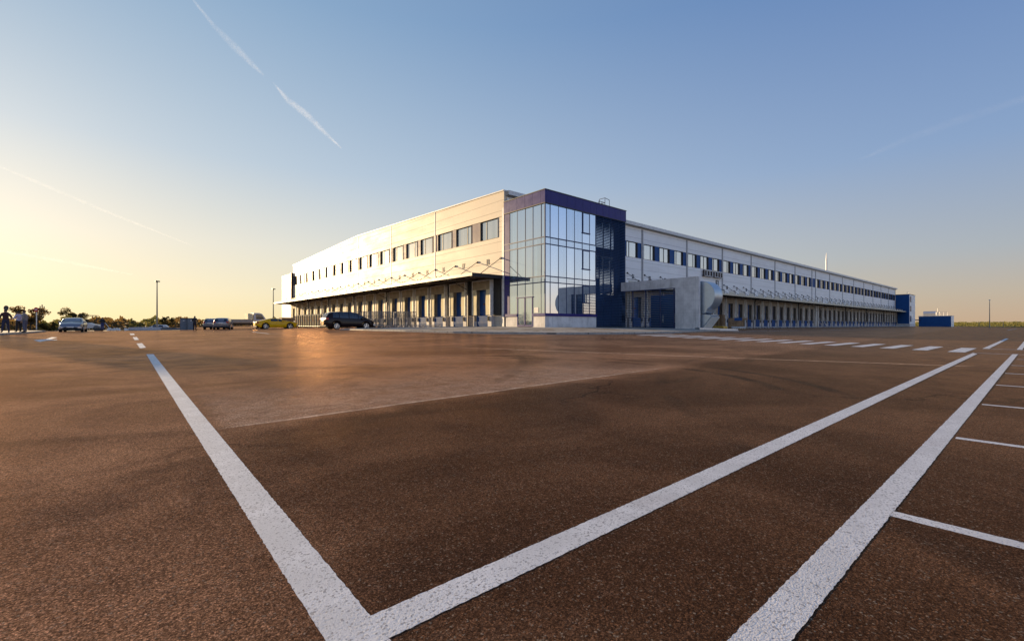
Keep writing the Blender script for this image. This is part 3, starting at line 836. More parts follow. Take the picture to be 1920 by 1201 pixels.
# fascia
m = MB(); nse = .02
ys = [YR - .02, 35.7, 34.5, 33.3, 32.2, 31.05, TY0 - .06]; xs = [TX0 - .06, 30.82, 31.95, 33.1, 34.27, 35.45, 36.6, 37.65, 38.7, 39.75, 40.8, 41.8, TX1 + .04]
for a, b in zip(ys, ys[1:]): m.box(TX0 - .06, TX0 + .1, b + nse * .5, a - nse * .5, ZF + .05, ZT - .05)
for a, b in zip(xs, xs[1:]): m.box(a + nse * .5 + (.165 if a < TX0 else 0), b - nse * .5, TY0 - .06, TY0 + .1, ZF + .05, ZT - .05)
m.box(TX1 - .06, TX1 + .04, TY0 + .105, YR, ZF + .05, ZT - .05)
T_(m.build('fascia', M['violet']))
m = MB(); m.box(TX0 - .1, TX1 + .08, TY0 - .1, YR - .02, ZT - .05, ZT + .03); m.box(TX0 - .07, 37.62, TY0 - .07, YR - .02, ZF - .03, ZF + .05)
m.box(37.62, TX1 + .05, TY0 - .07, YR - .02, ZF, ZF + .05)
T_(m.build('cap_trim', M['dark']))
for b in ((TX0 - .08, TX0 + .12, 34.5, YR - .02), (TX0 - .08, TX0 + .12, TY0 - .08, 32.2), (TX0 + .121, 37.7, TY0 - .08, TY0 + .12)):
    T_(MB().box(*b, ZP, ZS).build('sill_band', M['violet']))
for b in ((TX0, TX0 + .12, 34.5, YR - .3), (TX0, TX0 + .12, TY0, 32.2), (TX0 + .121, 37.65, TY0, TY0 + .12)):
    T_(MB().box(*b, .3, ZP).build('plinth', M['concrete']))
m = MB(); m.box(TX0 - .03, TX0 + .05, 34.40, 34.5, .75, 3.6); m.box(TX0 - .03, TX0 + .05, 32.2, 32.30, .75, 3.6); m.box(TX0 - .1, TX0 + .05, 32.15, 34.55, 3.6, 3.68)
m.box(TX0 - .03, TX0 + .05, 33.28, 33.42, .85, 3.6); m.box(TX0 - .03, TX0 + .05, 32.3, 34.4, .75, .92)
for y in (33.2, 33.5): m.tube((TX0 - .09, y, 1.5), (TX0 - .09, y, 2.2), .02)
m.box(TX0 + .02, TX0 + .04, 32.3, 33.28, .92, 3.6, 1); m.box(TX0 + .02, TX0 + .04, 33.42, 34.4, .92, 3.6, 1)
T_(m.build('entrance_door', [M['violet'], M['glass_tower2']]))
m = MB(); m.box(TX0 - .012, TX0 + .02, 31.4, 32.0, 2.1, 2.6); T_(m.build('notice', M['plate']))
for z0, z1 in ((10.35, 12.42), (6.65, 8.56), (3.2, 4.93)):
    m = MB(); a, b = 35.47, 36.58
    m.box(a, a + .09, TY0 - .05, TY0 + .05, z0, z1); m.box(b - .09, b, TY0 - .05, TY0 + .05, z0, z1); m.box(a - .05, b + .05, TY0 - .07, TY0 + .05, z0 - .08, z0 + .03); m.box(a + .09, b - .09, TY0 - .05, TY0 + .05, z1 - .09, z1)
    m.box(a + .09, b - .09, TY0 - .03, TY0 - .015, z0 + .03, z1 - .09, 1)
    T_(m.build('opening_window', [M['navy'], M['glass_tower2']]))
# louvre screens
def louvre(x0, x1, z0, z1):
    m = MB(); z = z0
    while z < z1:
        m.prism([(TY0 - .03, z), (TY0 + .03, z + .095), (TY0 + .05, z + .09), (TY0 - .01, z - .012)], x0, x1 - .02, axis='x'); z += .172
    m.box(x0 - .03, x0 + .03, TY0 + .03, TY0 + .14, z0, z1); T_(m.build('louvre_screen', M['navy_l']))
M['navy_l'] = plain('navy_louvre', (.018, .048, .125), .35, .2, .15, 2)
for a, b in ((37.65, 38.9), (38.93, 40.2), (40.23, 41.5), (41.53, 42.73)): louvre(a, b, .8, ZF - .06)
m = MB(); m.box(37.64, 38.8, TY0 + .60, TY0 + .7, 6.0, 8.4); m.box(39, 41.4, TY0 + .60, TY0 + .7, 4.2, 8.4); m.box(38.4, 41.4, TY0 + .60, TY0 + .7, 9.3, 12)
T_(m.build('stair_window', M['glass_tower2']))
m = MB()
for a, b in (((40.2, 32.2), (41.3, 32.2)), ((41.3, 32.2), (41.3, 33)),):
    for z in (14.3, 14.75): m.tube((*a, z), (*b, z), .03)
for x, y, t in ((40.2, 32.2, 14.75), (40.75, 32.2, 14.75), (41.3, 32.2, 15.3), (41.3, 33, 15.3), (42.1, 32.2, 15.2)): m.tube((x, y, ZT), (x, y, t), .03)
m.tube((41.3, 32.2, 15.3), (42.1, 32.2, 15.2), .03); m.tube((41.3, 33, 15.3), (41.3, 32.2, 15.3), .03)
T_(m.build('roof_ladder', M['dark']))
m = MB(); m.tube((36.2, 33.5, ZT), (36.2, 33.5, 14.35), .3, 10); m.tube((37.9, 33.5, ZT), (37.9, 33.5, 14.3), .35, 10); T_(m.build('roof_vent', M['steel']))

# far blue tower, left annex
m = MB(); m.box(XEND + .0, 235.6, 32.6, YR - .01, -.2, 12.4, 0); ft = P(m.build('tower', M['blue_panel']))
def F_(o): o.parent = ft; o.location = -Vector(bld.location) - Vector(ft.location); return o
m = MB(); m.box(XEND + .05, 235.65, 32.5, 32.6, 1.4, 12.4, 0); F_(m.build('front_panel', M['panel_r']))
for z0 in (2.2, 6.0, 9.6):
    m = MB(); m.box(XEND + .7, XEND + 3.4, 32.46, 32.5, z0, z0 + 2.1); F_(m.build('window', M['navy']))
m = MB(); m.box(XEND - .05, 235.8, 32.4, YR + 4, 12.4, 12.55); F_(m.build('parapet_cap', M['dark']))
m = MB(); m.box(XEND - .02, 235.7, 32.45, YR, -.2, 1.4); F_(m.build('plinth', M['concrete']))
m = MB()
for a in (226, 229): m.tube((a, 33.5, 12.5), (a, 33.5, 13.4), .05)
m.tube((226, 33.5, 13.4), (229, 33.5, 13.4), .05); F_(m.build('railing', M['steel']))
m = MB(); m.box(29.65, 38, YEND + .02, YEND + 8.5, 0, 13.1); an = P(m.build('annexe', M['panel']))
m = MB(); m.box(29.6, 29.65, YEND + .0, YEND + .5, 0, 13.2); m.box(29.65, XL, YEND - .06, YEND + .02, CAN, 13.2)  # dark strip: shade of the annexe's near side put into the brown
o = m.build('corner_strip', M['brownbox']); o.parent = an; o.location = -Vector(bld.location) - Vector(an.location)
m = MB()
for z in (9.3, 8.2): m.tube((29.6, YEND, z), (29.6, YEND + 8.4, z), .04)
m.tube((29.6, YEND + .3, CAN + .4), (29.6, YEND + 5, 7.4), .05); o = m.build('rail', M['brownbox']); o.parent = an; o.location = -Vector(bld.location) - Vector(an.location)

# white mast rising beyond the roof
x, y = at(1549.5, 150)
m = MB(); m.tube((x, y, 10), (x, y, 22), .28, 12, 0, .26); m.tube((x, y, 22), (x, y, 24.8), .26, 12, 0, .05)
tag(m.build('mast', M['white_steel']), 'slender white pointed mast rising above the roof of the right wing', 'mast')

# ------------------------------------------------------------------ concrete enclosure, duct
EX = 41.8; EZ = .91 + 4.68
enc = empty('enclosure', 'raw concrete screen wall with blue louvred opening beside the glass tower', 'wall', (EX, 26, 0))
def E_(o): o.parent = enc; o.location = -Vector(enc.location); return o
m = MB(); m.box(EX, EX + .3, 21.4, 23.85, .1, EZ); m.box(EX, EX + .3, 23.85, 30.38, .91 + 3.72, EZ); E_(m.build('wall', M['concrete']))
m = MB(); m.box(EX + .301, 50, 21.4, 21.7, .1, 1.3); 
m = MB(); z = .55
while z < 4.55:
    m.prism([(EX + .05, z), (EX + .17, z + .07), (EX + .19, z + .055), (EX + .07, z - .015)], 23.87, 30.36, axis='y'); z += .185
E_(m.build('louvre', M['louv_grey'] if 'louv_grey' in M else plain('slate_blue_louvre', (.06, .085, .13), .4, .2)))
for yy in (24.0, 25.55, 27.25, 28.85):
    m = MB(); m.box(EX + .0, EX + .06, yy - .05, yy + .05, .35, 4.62); E_(m.build('post', M['navy']))
m = MB(); m.box(EX - .01, EX + .2, 23.86, 30.37, 4.56, 4.625); E_(m.build('rail', M['navy']))
m = MB(); m.box(44.6, 46.0, 24.6, 28.4, .2, 4.2); m.box(44.57, 44.6, 25.2, 25.6, 1.2, 2.2, 1); m.box(44.57, 44.6, 26.8, 27.0, 1.2, 2.0, 1)
tag(m.build('equipment_cabinet', [M['blue_panel'], M['plate']]), 'blue plant cabinet glimpsed behind the louvres of the concrete screen wall', 'cabinet')

duct = empty('air_duct', 'huge curved galvanised air duct bulging out behind the concrete wall', 'duct', (42.4, 21.5, 0))
def D_(o): o.parent = duct; o.location = -Vector(duct.location); return o
cy, cz, rr = 21.55, 3.72, 1.45
prof = [(23.6, cz + rr)] + [(cy + rr * math.cos(a), cz + rr * math.sin(a)) for a in [R(90 + 3 * k) for k in range(0, 51)]] + [(20.95, 2.1), (21.3, 2.0), (23.6, 2.0)]
m = MB(); m.prism(prof, 42.35, 43.95, axis='x'); o = D_(m.build('elbow', M['duct'] if 'duct' in M else plain('duct_sheet', (.46, .53, .60), .36, .65, .1, 1.2), smooth=False, bevel=.02))
M['duct'] = o.data.materials[0]
o.data.polygons.foreach_set('use_smooth', [True] * len(o.data.polygons)); o.data.set_sharp_from_angle(angle=R(25))
m = MB(); m.prism([(23.6, 1.95), (21.2, 1.95), (20.45, 1.85), (20.5, 1.7), (21.45, .45), (23.6, .45)], 42.35, 43.95, axis='x'); D_(m.build('outlet', M['duct'], bevel=.015))
m = MB(); m.prism([(20.43, 1.68), (20.38, 1.65), (21.38, .38), (21.43, .42)], 42.33, 43.97, axis='x'); D_(m.build('outlet_grille', M['white_steel']))
m = MB(); m.box(42.33, 43.97, 21.9, 22.0, 2.0, cz + rr + .04); m.tube((42.3, 21.55, cz - .05), (42.36, 21.55, cz - .05), .14, 10); D_(m.build('seam_band', M['steel']))

# things in the right yard near the duct
def pallet_mesh():
    m = MB()
    for k in range(7): m.box(-.6, .6, -.4 + k * .123, -.4 + k * .123 + .09, .122, .144)
    for k in (-.6, -.07, .46):
        m.box(k, k + .14, -.4, .4, .1, .122); m.box(k, k + .14, -.4, .4, 0, .022)
        for j in (-.4, -.07, .26): m.box(k, k + .14, j, j + .14, .022, .1)
    return m
x, y = at(1350, 48)
first = None
zb = g(x, y)
names = ['bottom', 'second', 'third', 'fourth', 'fifth', 'sixth', 'seventh', 'eighth', 'ninth']
for s_, (dx, dy, n, nm) in enumerate(((0, 0, 8, 'right'), (-.95, .75, 8, 'middle'), (-1.9, 1.5, 7, 'left'))):
    for k in range(n):
        lab = f'{names[k]} wooden pallet from the ground in the {nm} stack beside the air duct'
        loc = (x + dx, y + dy, zb + .42 + k * .146) if s_ == 0 else (x + dx, y + dy, zb + .02 + k * .146)
        if first is None:
            first = tag(pallet_mesh().build('pallet', M['wood'], None, loc, R(12)), lab, 'pallet', 'pallets stacked beside the air duct')
        else:
            first_c = copy_tree(first, None, loc, R(12 + random.uniform(-4, 4)), lab)
pj = empty('lift_table', 'yellow lift base under the right-hand pallet stack', 'lift', (x, y, zb), R(12))
m = MB(); m.box(-.75, .75, -.5, .5, .2, .4); m.prism([(-.8, .16), (.8, .16), (1.3, .26), (.75, .4), (-.75, .4)], -.52, -.5); m.build('deck', M['yellow'], pj, bevel=.02)
m = MB()
for sx in (-.55, .55): m.tube((sx, -.45, .1), (sx, .45, .1), .1, 10)
m.build('wheel', M['rubber'], pj)
x, y = at(1383, 50); zb = g(x, y)
cr = empty('mesh_crate', 'open wooden crate with blue lid and pale sacks inside, right of the pallets', 'crate', (x, y, zb), R(-50))
m = MB()
for sx in (-.85, .78):
    for sy in (-.5, .43): m.box(sx, sx + .07, sy, sy + .07, 0, 1.35)
m.box(-.85, .85, -.5, .5, .05, .12); m.box(-.85, .85, .46, .5, .1, 1.3); m.box(-.85, .85, -.52, -.5, 1.1, 1.3, 0)
m.build('frame', M['wood'], cr)
m = MB(); m.box(-.5, .3, -.53, -.521, 1.02, 1.34); m.build('lid', M['blue_panel'], cr)
m = MB()
for i in range(6):
    cx_ = -.6 + .24 * i; m.tube((cx_, -.4, .24), (cx_ + .12, .3, .27), .12, 8)
m.build('sack', M['plate'], cr, smooth=True)
x, y = at(1340, 41.5); zb = g(x, y)
rp = empty('ramp_plate', 'low steel ramp slab lying on the ground in front of the pallets', 'ramp', (x, y, zb), R(-40))
m = MB(); m.prism([(-1.6, 0), (1.9, 0), (1.9, .17), (-1.6, .30)], -.5, .5); m.build('plate', M['steel'], rp, bevel=.01)
m = MB(); m.box(-1.6, 1.92, -.56, -.5, .0, .05); m.build('edge_rail', M['white_steel'], rp)

# wheel guides on the ground at the docks
def guide(zg):
    m = MB(); r = .06
    m.path([(0, -.4, .2), (0, -2.1, .2), (0, -2.35, .12), (0, -2.5, 0)], r, 8)
    for yy in (-.5, -1.9): m.tube((0, yy, 0), (0, yy, .2), .05, 8)
    return m
gproto = tag(guide(0).build('wheel_guide', M['white_steel'], None, (0, 0, 0)), 'white tubular wheel guide bolted down at a dock of the right wing', 'wheel guide', 'white wheel guides along the right wing docks')
firstg = True
for k, x in enumerate(dr[2:]):
    for sx in (-1.35, 1.35):
        o = gproto if firstg else copy_tree(gproto); firstg = False
        o.location = (x + sx, YR - .5, g(x + sx, YR - 2))
gl = None
for k, y in enumerate(dl[2:8]):
    for sx in (-1.35, 1.35):
        o = copy_tree(gproto, None, (XL - .5, y + sx, g(XL - 2, y)), RZL, 'shiny tubular wheel guide bolted down at a dock of the sunlit wing'); o['group'] = 'wheel guides along the sunlit wing docks'
# downpipes at the joints of the right wing docks
m = MB()
for x in RJ[2:]:
    m.tube((x - .1, YR - .66, .2), (x - .1, YR - .66, 1.9), .09, 8)
P(m.build('downpipe', M['white_steel']))
m = MB()
for x in (128.2, 129.6): m.box(x, x + .35, YR - .75, YR - .5, .1, 5.7)
P(m.build('downpipe', M['white_steel']))
st = empty('stair', 'white steel stair descending to the yard between the docks of the right wing', 'stairs', (129, YR - 1.6, 0))
m = MB(); n = 7
for k in range(n): m.box(.3 + k * .42, .3 + k * .42 + .4, -.5, .5, 1.5 - k * .19, 1.54 - k * .19)
m.build('step', M['steel'], st)
m = MB()
for s in (-.5, .5): m.bar((.2, s, 2.6), (3.4, s, 1.3), .05); m.bar((.2, s, 1.5), (3.4, s, .2), .1); m.bar((.3, s, 1.5), (.3, s, 2.6), .05); m.bar((3.3, s, .2), (3.3, s, 1.3), .05)
m.build('handrail', M['white_steel'], st)

# ------------------------------------------------------------------ pump house at far right
ph = empty('pump_house', 'low flat-roofed dark blue pump house at the far end of the yard', 'building', (249, 28, 0))
m = MB(); m.box(-4, 4, -4.8, 4.7, 0, 4.35, 0); m.build('wall', M['blue_panel'], ph)
m = MB(); m.box(-4, 4.2, -4.85, -4.8, 0, 4.4); m.build('end_wall', M['panel_r'], ph)
m = MB(); m.box(-4.1, 4.3, -4.95, 4.8, 4.35, 4.6); m.build('roof', M['white_steel'], ph)
m = MB(); m.box(-4.1, 4.1, -5.0, 4.8, -.4, .25); m.build('plinth', M['concrete'], ph)
m = MB(); m.tube((-1, 3.6, 5.5), (-1, -.2, 5.5), .95, 14); m.tube((-1, 3.0, 4.6), (-1, 3.0, 6.2), .4, 10); m.build('tank', M['steel'], ph, smooth=False)
m = MB()
for yy in (-.3, -1.4, -2.5, -3.6): m.tube((-2, yy, 4.6), (-2, yy, 6.0), .06)
m.tube((-2, -.3, 6.0), (-2, -3.6, 6.0), .06); m.tube((-2, -.3, 5.4), (-2, -3.6, 5.4), .06); m.build('railing', M['steel'], ph); MB().tube((0, -.5, 4.6), (0, -.5, 7.6), .06).build('aerial', M['steel'], ph)
m = MB(); m.tube((-13.4, 5.5, 2.9), (-4, 4.2, 2.9), .18, 8); m.build('pipe', M['dark'], ph)

# ------------------------------------------------------------------ lamp posts
def lamp(x, y, h, label, two=False):
    z = g(x, y) - .3
    o = empty('lamp_post', label, 'lamp post', (x, y, z))
    m = MB(); m.tube((0, 0, 0), (0, 0, h), .13, 8, 0, .07); m.tube((0, 0, 0), (0, 0, .8), .18, 8); m.build('pole', M['pole'], o)
    m = MB(); m.tube((0, 0, h - .2), (0, 0, h), .09)
    m.prism([(-.25, h - .02), (.4, h + .02), (.4, h + .16), (-.25, h + .24)], -.2, .2)
    m.build('lamp_head', M['dark'], o); return o
M['pole'] = plain('pole_paint', (.26, .24, .21), .5)
x, y = at(294.5, 78); lamp(x, y, 8.4, 'tall lamp post on the left between the parked cars and the shrubs')
x, y = at(512.5, 100); lamp(x, y, 8.4, 'lamp post behind the yellow coupe, left of the warehouse')
x, y = at(1855.5, 150)
lp = lamp(x, y, 9.3, 'lone pale lamp post in front of the maize field on the right'); lp.children[0].data.materials[0] = M['white_steel']

# ------------------------------------------------------------------ vegetation
def tree(x, y, base, w_, h, label, leafm, seed, trunk=.3, n=2600, cat='tree', name='tree', leaf=.22, low=.25):
    rnd = random.Random(seed)
    o = empty(name, label, cat, (x, y, base))
    m = MB(); tips = []
    th = h * low
    m.tube((0, 0, 0), (0, 0, th), trunk * .6, 7, 0, trunk * .4)
    for k in range(9):
        a = rnd.uniform(0, 6.28); e = rnd.uniform(.25, 1.2); L = h * rnd.uniform(.35, .62)
        tip = Vector((math.cos(a) * math.cos(e) * L * w_ / h, math.sin(a) * math.cos(e) * L * w_ / h, th + math.sin(e) * L))
        mid = tip * .5 + Vector((0, 0, th * .35)); m.tube((0, 0, th * .9), mid, trunk * .3, 5, 0, trunk * .18); m.tube(mid, tip, trunk * .18, 5, 0, .02)
        tips += [tip, mid.lerp(tip, .6), mid]
    m.build('trunk', M['bark'], o)
    c = MB(); cl = []
    for k in range(26):
        t = rnd.choice(tips); cl.append((Vector((t.x * rnd.uniform(.7, 1.15), t.y * rnd.uniform(.7, 1.15), t.z * rnd.uniform(.85, 1.12))), rnd.uniform(.45, 1.0) * w_ * .17))
    for k in range(n):
        p, r = rnd.choice(cl); d = Vector([rnd.gauss(0, 1) for _ in range(3)]).normalized() * r * rnd.random() ** .4
        q = p + Vector((d.x, d.y, d.z * .75))
        u = Vector([rnd.gauss(0, 1) for _ in range(3)]).normalized(); v = u.orthogonal().normalized(); s = leaf * rnd.uniform(.5, 1.2)
        q.z = max(q.z, .15)
        c.face([q - u * s, q + v * s * .5, q + u * s, q - v * s * .5])
    c.build('crown', leafm, o); return o
x, y = at(57, 92); tree(x, y, -.4, 6.8, 6.9, 'loose rust-leaved tree behind the men and the no-entry sign', M['leaf_rust'], 3, n=2000, low=.2)
x, y = at(138, 112); tree(x, y, -.5, 7.0, 7.6, 'dense round tree behind the silver saloon', M['leaf'], 5, n=4200, low=.12)
x, y = at(312, 105); tree(x, y, -.5, 3.8, 4.7, 'small forked tree beside the lamp post', M['leaf'], 9, n=900, low=.3)
x, y = at(92, 95); tree(x, y, -.5, 3.2, 2.9, 'low shrub between the two larger trees', M['leaf'], 11, n=1100, cat='shrub', name='shrub', low=.1)
for k, (X, Y) in enumerate(((-62, 52), (-66, 70), (-58, 38), (-70, 84), (-52, 24), (-74, 60))):
    tree(X, Y, -.3, 9, 5.5 + (k % 3), f'{("broad", "tall", "low", "bushy", "lean", "spreading")[k]} green tree beyond the left edge of the yard', M['leaf_green'], 40 + k, n=1500, low=.15)
# hedge-like scrub on the horizon as one mass
rnd = random.Random(21); c = MB()
for k in range(30000):
    a = R(rnd.uniform(70, 215)); 
    dd = rnd.uniform(135, 185); X, Y = dd * math.cos(a), dd * math.sin(a)
    if X > 18 and Y < 128: continue
    top = 2.0 + .5 * math.sin(a * 37) * math.sin(a * 91 + 1) + .35 * math.sin(a * 173) + .25 * math.sin(a * 411)
    z = -.6 + (top + .9) * rnd.random() ** .6
    s = rnd.uniform(.3, .75); u = Vector([rnd.gauss(0, 1) for _ in range(3)]).normalized(); v = u.orthogonal().normalized(); q_ = Vector((X, Y, z))
    c.face([q_ - u * s, q_ + v * s * .6, q_ + u * s, q_ - v * s * .6], 0 if math.sin(a * 60) > -.2 else 1)
tag(c.build('scrub', [M['leaf_rust'], M['leaf_green']]), 'band of rusty and olive scrub along the left horizon', 'scrub', None, 'stuff')
# maize field on the right
rnd = random.Random(5); c = MB()
for k in range(36000):
    X = 262 + 330 * rnd.random() ** 1.6; Y = rnd.uniform(-260, 75)
    if X - .0 < 262: continue
    z = -.5 + 2.75 * rnd.random() ** .7; s = rnd.uniform(.25, .55) * (1 + (X - 262) / 200)
    u = Vector((rnd.gauss(0, .5), rnd.gauss(0, .5), rnd.gauss(0, 1))).normalized(); v = u.orthogonal().normalized(); q_ = Vector((X, Y, z))
    c.face([q_ - u * s, q_ + v * s * .4, q_ + u * s, q_ - v * s * .4])
tag(c.build('maize_field', M['corn']), 'yellow-green maize field along the right horizon', 'crop field', None, 'stuff')
m = MB(); m.prism([(-250, -.3), (50, -.3), (50, .28), (-250, .28)], 252, 259, axis='x')
struct(m.build('sand_bank', plain('dry_sand', (.36, .27, .12), .9)))
f = empty('wire_fence', 'thin wire fence with pale posts in front of the maize field', 'fence', (251, 0, 0))
fp = None
for k in range(22):
    yy = -112 + k * 6.4
    if yy > 21: continue
    if fp is None:
        m = MB(); m.bar((0, 0, -.3), (0, 0, 2.0), .12); fp = m.build('post', M['pole'], f, (0, yy, 0))
    else: copy_tree(fp, f, (0, yy, 0))
m = MB()
for z in (.5, 1.2, 1.9): m.tube((0, -112, z), (0, 22, z), .02, 4)
m.build('wire', M['steel'], f)
f = empty('wire_fence', 'low wire fence on thin posts in front of the left scrub', 'fence', (0, 0, 0)); fp = None
pts = [at(x_, 120) for x_ in range(-60, 480, 45)]
for k, (X, Y) in enumerate(pts):
    if fp is None:
        m = MB(); m.bar((0, 0, -.7), (0, 0, 2.0), .09); fp = m.build('post', M['pole'], f, (X, Y, 0))
    else: copy_tree(fp, f, (X, Y, 0))
m = MB()
for a, b in zip(pts, pts[1:]):
    for z in (.2, .75, 1.3): m.tube((*a, z), (*b, z), .02, 4)
m.build('wire', M['steel'], f)
# telecom mast
x, y = at(79, 260)
t = empty('telecom_mast', 'thin telecom mast with antenna panels above the left trees', 'mast', (x, y, -.5))
m = MB(); m.tube((0, 0, 0), (0, 0, 12.6), .22, 6, 0, .12); m.build('pole', M['pole'], t)
m = MB()
for dx, z in ((-.8, 10.4), (.8, 10.2), (0, 11.2), (.9, 8)): m.box(dx - .22, dx + .22, -.2, .2, z, z + 1.9); m.tube((0, 0, z + .5), (dx, 0, z + .5), .08, 5)
m.build('antenna', M['dark'], t)

# ------------------------------------------------------------------ road signs
x, y = at(11.5, 57)
s = empty('road_sign', 'round road sign seen from behind at the left edge', 'road sign', (x, y, g(x, y) + .1), math.atan2(FY, FX))
m = MB(); m.tube((0, 0, 0), (0, 0, 2.7), .035, 8); m.build('post', M['pole'], s)
m = MB(); m.tube((-.02, 0, 2.75), (.02, 0, 2.75), .31, 24); m.build('plate', M['dark'], s)
x, y = at(68.5, 58)
s = empty('road_sign', 'red no-entry sign with white bar on a pale post', 'road sign', (x, y, g(x, y) + .12), math.atan2(FY, FX))
m = MB(); m.tube((0, 0, 0), (0, 0, 2.85), .05, 8); m.build('post', M['white_steel'], s)
m = MB(); m.tube((-.055, 0, 2.55), (-.075, 0, 2.55), .3, 24, 0); m.box(-.085, -.075, -.2, .2, 2.49, 2.61, 1); m.build('plate', [M['redsign'], M['plate']], s)

# tall blank panel added unseen outside the left edge to cast the asphalt shadow
x, y = -12.2, 62.0
s = empty('shadow_pylon', 'tall blank panel added out of view on the left for its shadow', 'shadow_pylon', (x, y, .1), R(14))
m = MB(); m.box(-1.32, 1.32, -.15, .15, .3, 6.8); m.build('panel', M['blue_panel'], s)
m = MB(); m.box(-1.4, 1.4, -.3, .3, -.2, .3); m.build('base', M['concrete'], s)

# ------------------------------------------------------------------ cars
def lerp_tab(tab, x):
    for (a, u), (b, v) in zip(tab, tab[1:]):
        if x <= b: return u + (v - u) * max(0, min(1, (x - a) / (b - a)))
    return tab[-1][1]
def make_car(name, label, paint, L, W, top, belt, hw_t, wheels, wr, side_win, shield, rear, tail=None, head=None, plate_z=.8, roofcol=None, sill=.24):
    o = empty(name, label, 'car'); N = 92; xs = [L * i / N for i in range(N + 1)]
    def zb(x):
        z = sill + (.14 * S(-x, -.5, 0) + .08 * S(x, L - .45, L))
        for wx in wheels:
            d = abs(x - wx); R_ = wr + .07
            if d < R_: z = max(z, wr + math.sqrt(R_ * R_ - d * d))
        return z
    def hw(x): return W / 2 * lerp_tab(hw_t, x / L)
    def ring(x):
        h_ = hw(x); b = lerp_tab(belt, x); t = lerp_tab(top, x); b = min(b, t - .015); z0 = min(zb(x), b - .05)
        cab = min(1, max(0, (t - b - .03) / .4)); rw = h_ * (.93 - .20 * cab)
        m1 = z0 + (b - z0) * .45
        return [(h_ * .93, z0), (h_ * .99, z0 + (b - z0) * .15), (h_, m1), (h_ * .985, z0 + (b - z0) * .8), (h_ * .955, b), (h_ * .955 * .5 + rw * .5 + .012, b + (t - b) * .55), (rw, t - .035 * (1 if cab > .3 else .4)), (rw * .8, t), (0, t + .02)]
    m = MB(); rg = [ring(x) for x in xs]; k = len(rg[0])
    full = []
    for x, r_ in zip(xs, rg):
        full.append([(x, -yy, z) for yy, z in r_] + [(x, yy, z) for yy, z in reversed(r_[:-1])])
    n2 = len(full[0])
    for r_ in full: m.v += r_
    for i in range(N):
        for j in range(n2 - 1):
            a = i * n2 + j; m.f.append((a, a + 1, a + n2 + 1, a + n2)); m.m.append(0)
        a = i * n2; m.f.append((a, a + n2, a + 2 * n2 - 1, a + n2 - 1)); m.m.append(1)
    m.f.append(tuple(range(n2))); m.m.append(0); m.f.append(tuple(N * n2 + j for j in range(n2))); m.m.append(0)
    m.build('body', [paint, M['rubber']], o, smooth=True)
    def patch(nm, x0, x1, j0, j1, mat, sides=(1, -1), off=.008, z=None):
        for sg in sides:
            p = MB(); n = 10
            def pt(x, j):
                r_ = ring(x); i = int(j); fr = j - i
                if i >= len(r_) - 1: i = len(r_) - 2; fr = 1
                yy = r_[i][0] * (1 - fr) + r_[i + 1][0] * fr; z_ = r_[i][1] * (1 - fr) + r_[i + 1][1] * fr
                return Vector((x, -sg * (yy + off), z_ + (off if j >= 6 else 0)))
            for i in range(n):
                xa, xb = x0 + (x1 - x0) * i / n, x0 + (x1 - x0) * (i + 1) / n
                js = [j0 + (j1 - j0) * q_ / 4 for q_ in range(5)]
                for ja, jb in zip(js, js[1:]): p.face([pt(xa, ja), pt(xb, ja), pt(xb, jb), pt(xa, jb)])
            p.build(nm, mat, o, smooth=True)
    for a, b in side_win: patch('side_window', a, b, 4.15, 5.9, M['glass_car'])
    def screen(nm, xa, xb):
        p = MB(); n = 8
        for i in range(n):
            x0, x1 = xa + (xb - xa) * i / n, xa + (xb - xa) * (i + 1) / n
            r0, r1 = ring(x0), ring(x1)
            s_ = .012 if xa > L / 2 else -.012
            p.face([(x0 + s_, -r0[6][0] * .93, r0[6][1] + .03), (x0 + s_, r0[6][0] * .93, r0[6][1] + .03), (x1 + s_, r1[6][0] * .93, r1[6][1] + .03), (x1 + s_, -r1[6][0] * .93, r1[6][1] + .03)])
        p.build(nm, M['glass_car'], o, smooth=True)
    screen('windscreen', *shield); screen('rear_window', *rear)
    for wx in wheels:
        for sg in (-1, 1):
            wy = sg * (W / 2 - .11)
            t_ = MB(); t_.tube((0, -.1, 0), (0, .1, 0), wr, 24); wh = t_.build('wheel', M['rubber'], o, (wx, wy, wr))
            r_ = MB(); e = sg * .102
            r_.tube((0, sg * .09, 0), (0, e, 0), wr * .66, 20, 1)
            for q_ in range(5):
                a = q_ * 2 * math.pi / 5 + .3; u = (math.cos(a), math.sin(a)); 
                r_.bar((u[0] * .04, e + sg * .008, u[1] * .04), (u[0] * wr * .62, e + sg * .004, u[1] * wr * .62), .065)
            r_.tube((0, e, 0), (0, e + sg * .02, 0), .06, 10)
            for q_ in range(20):
                a, b = q_ * math.pi / 10, (q_ + 1) * math.pi / 10
                r_.bar((math.cos(a) * wr * .66, e + sg * .004, math.sin(a) * wr * .66), (math.cos(b) * wr * .66, e + sg * .004, math.sin(b) * wr * .66), .03)
            r_.build('rim', [M['chrome'], M['rubber']], wh)
    def lampb(nm, x, zc, y0, y1, h_, mat, dx):
        for sg in (-1, 1):
            p = MB(); p.box(min(x, x + dx), max(x, x + dx), min(sg * y0, sg * y1), max(sg * y0, sg * y1), zc - h_ / 2, zc + h_ / 2); p.build(nm, mat, o, bevel=.02)
    hz = lerp_tab(belt, L - .1) - .14 if head is None else head
    lampb('headlight', L - .2, hz, W * .30, W * .455, .13, M['headlamp'], .215)
    tz = lerp_tab(belt, .1) - .12 if tail is None else tail
    lampb('taillight', -.015, tz, W * .30, W * .465, .18, M['red'], .25)
    p = MB(); p.box(L, L + .015, -.45, .45, hz - .12, hz + .02); p.box(L, L + .012, -.55, .55, .3, .42); p.build('grille', M['rubber'], o)
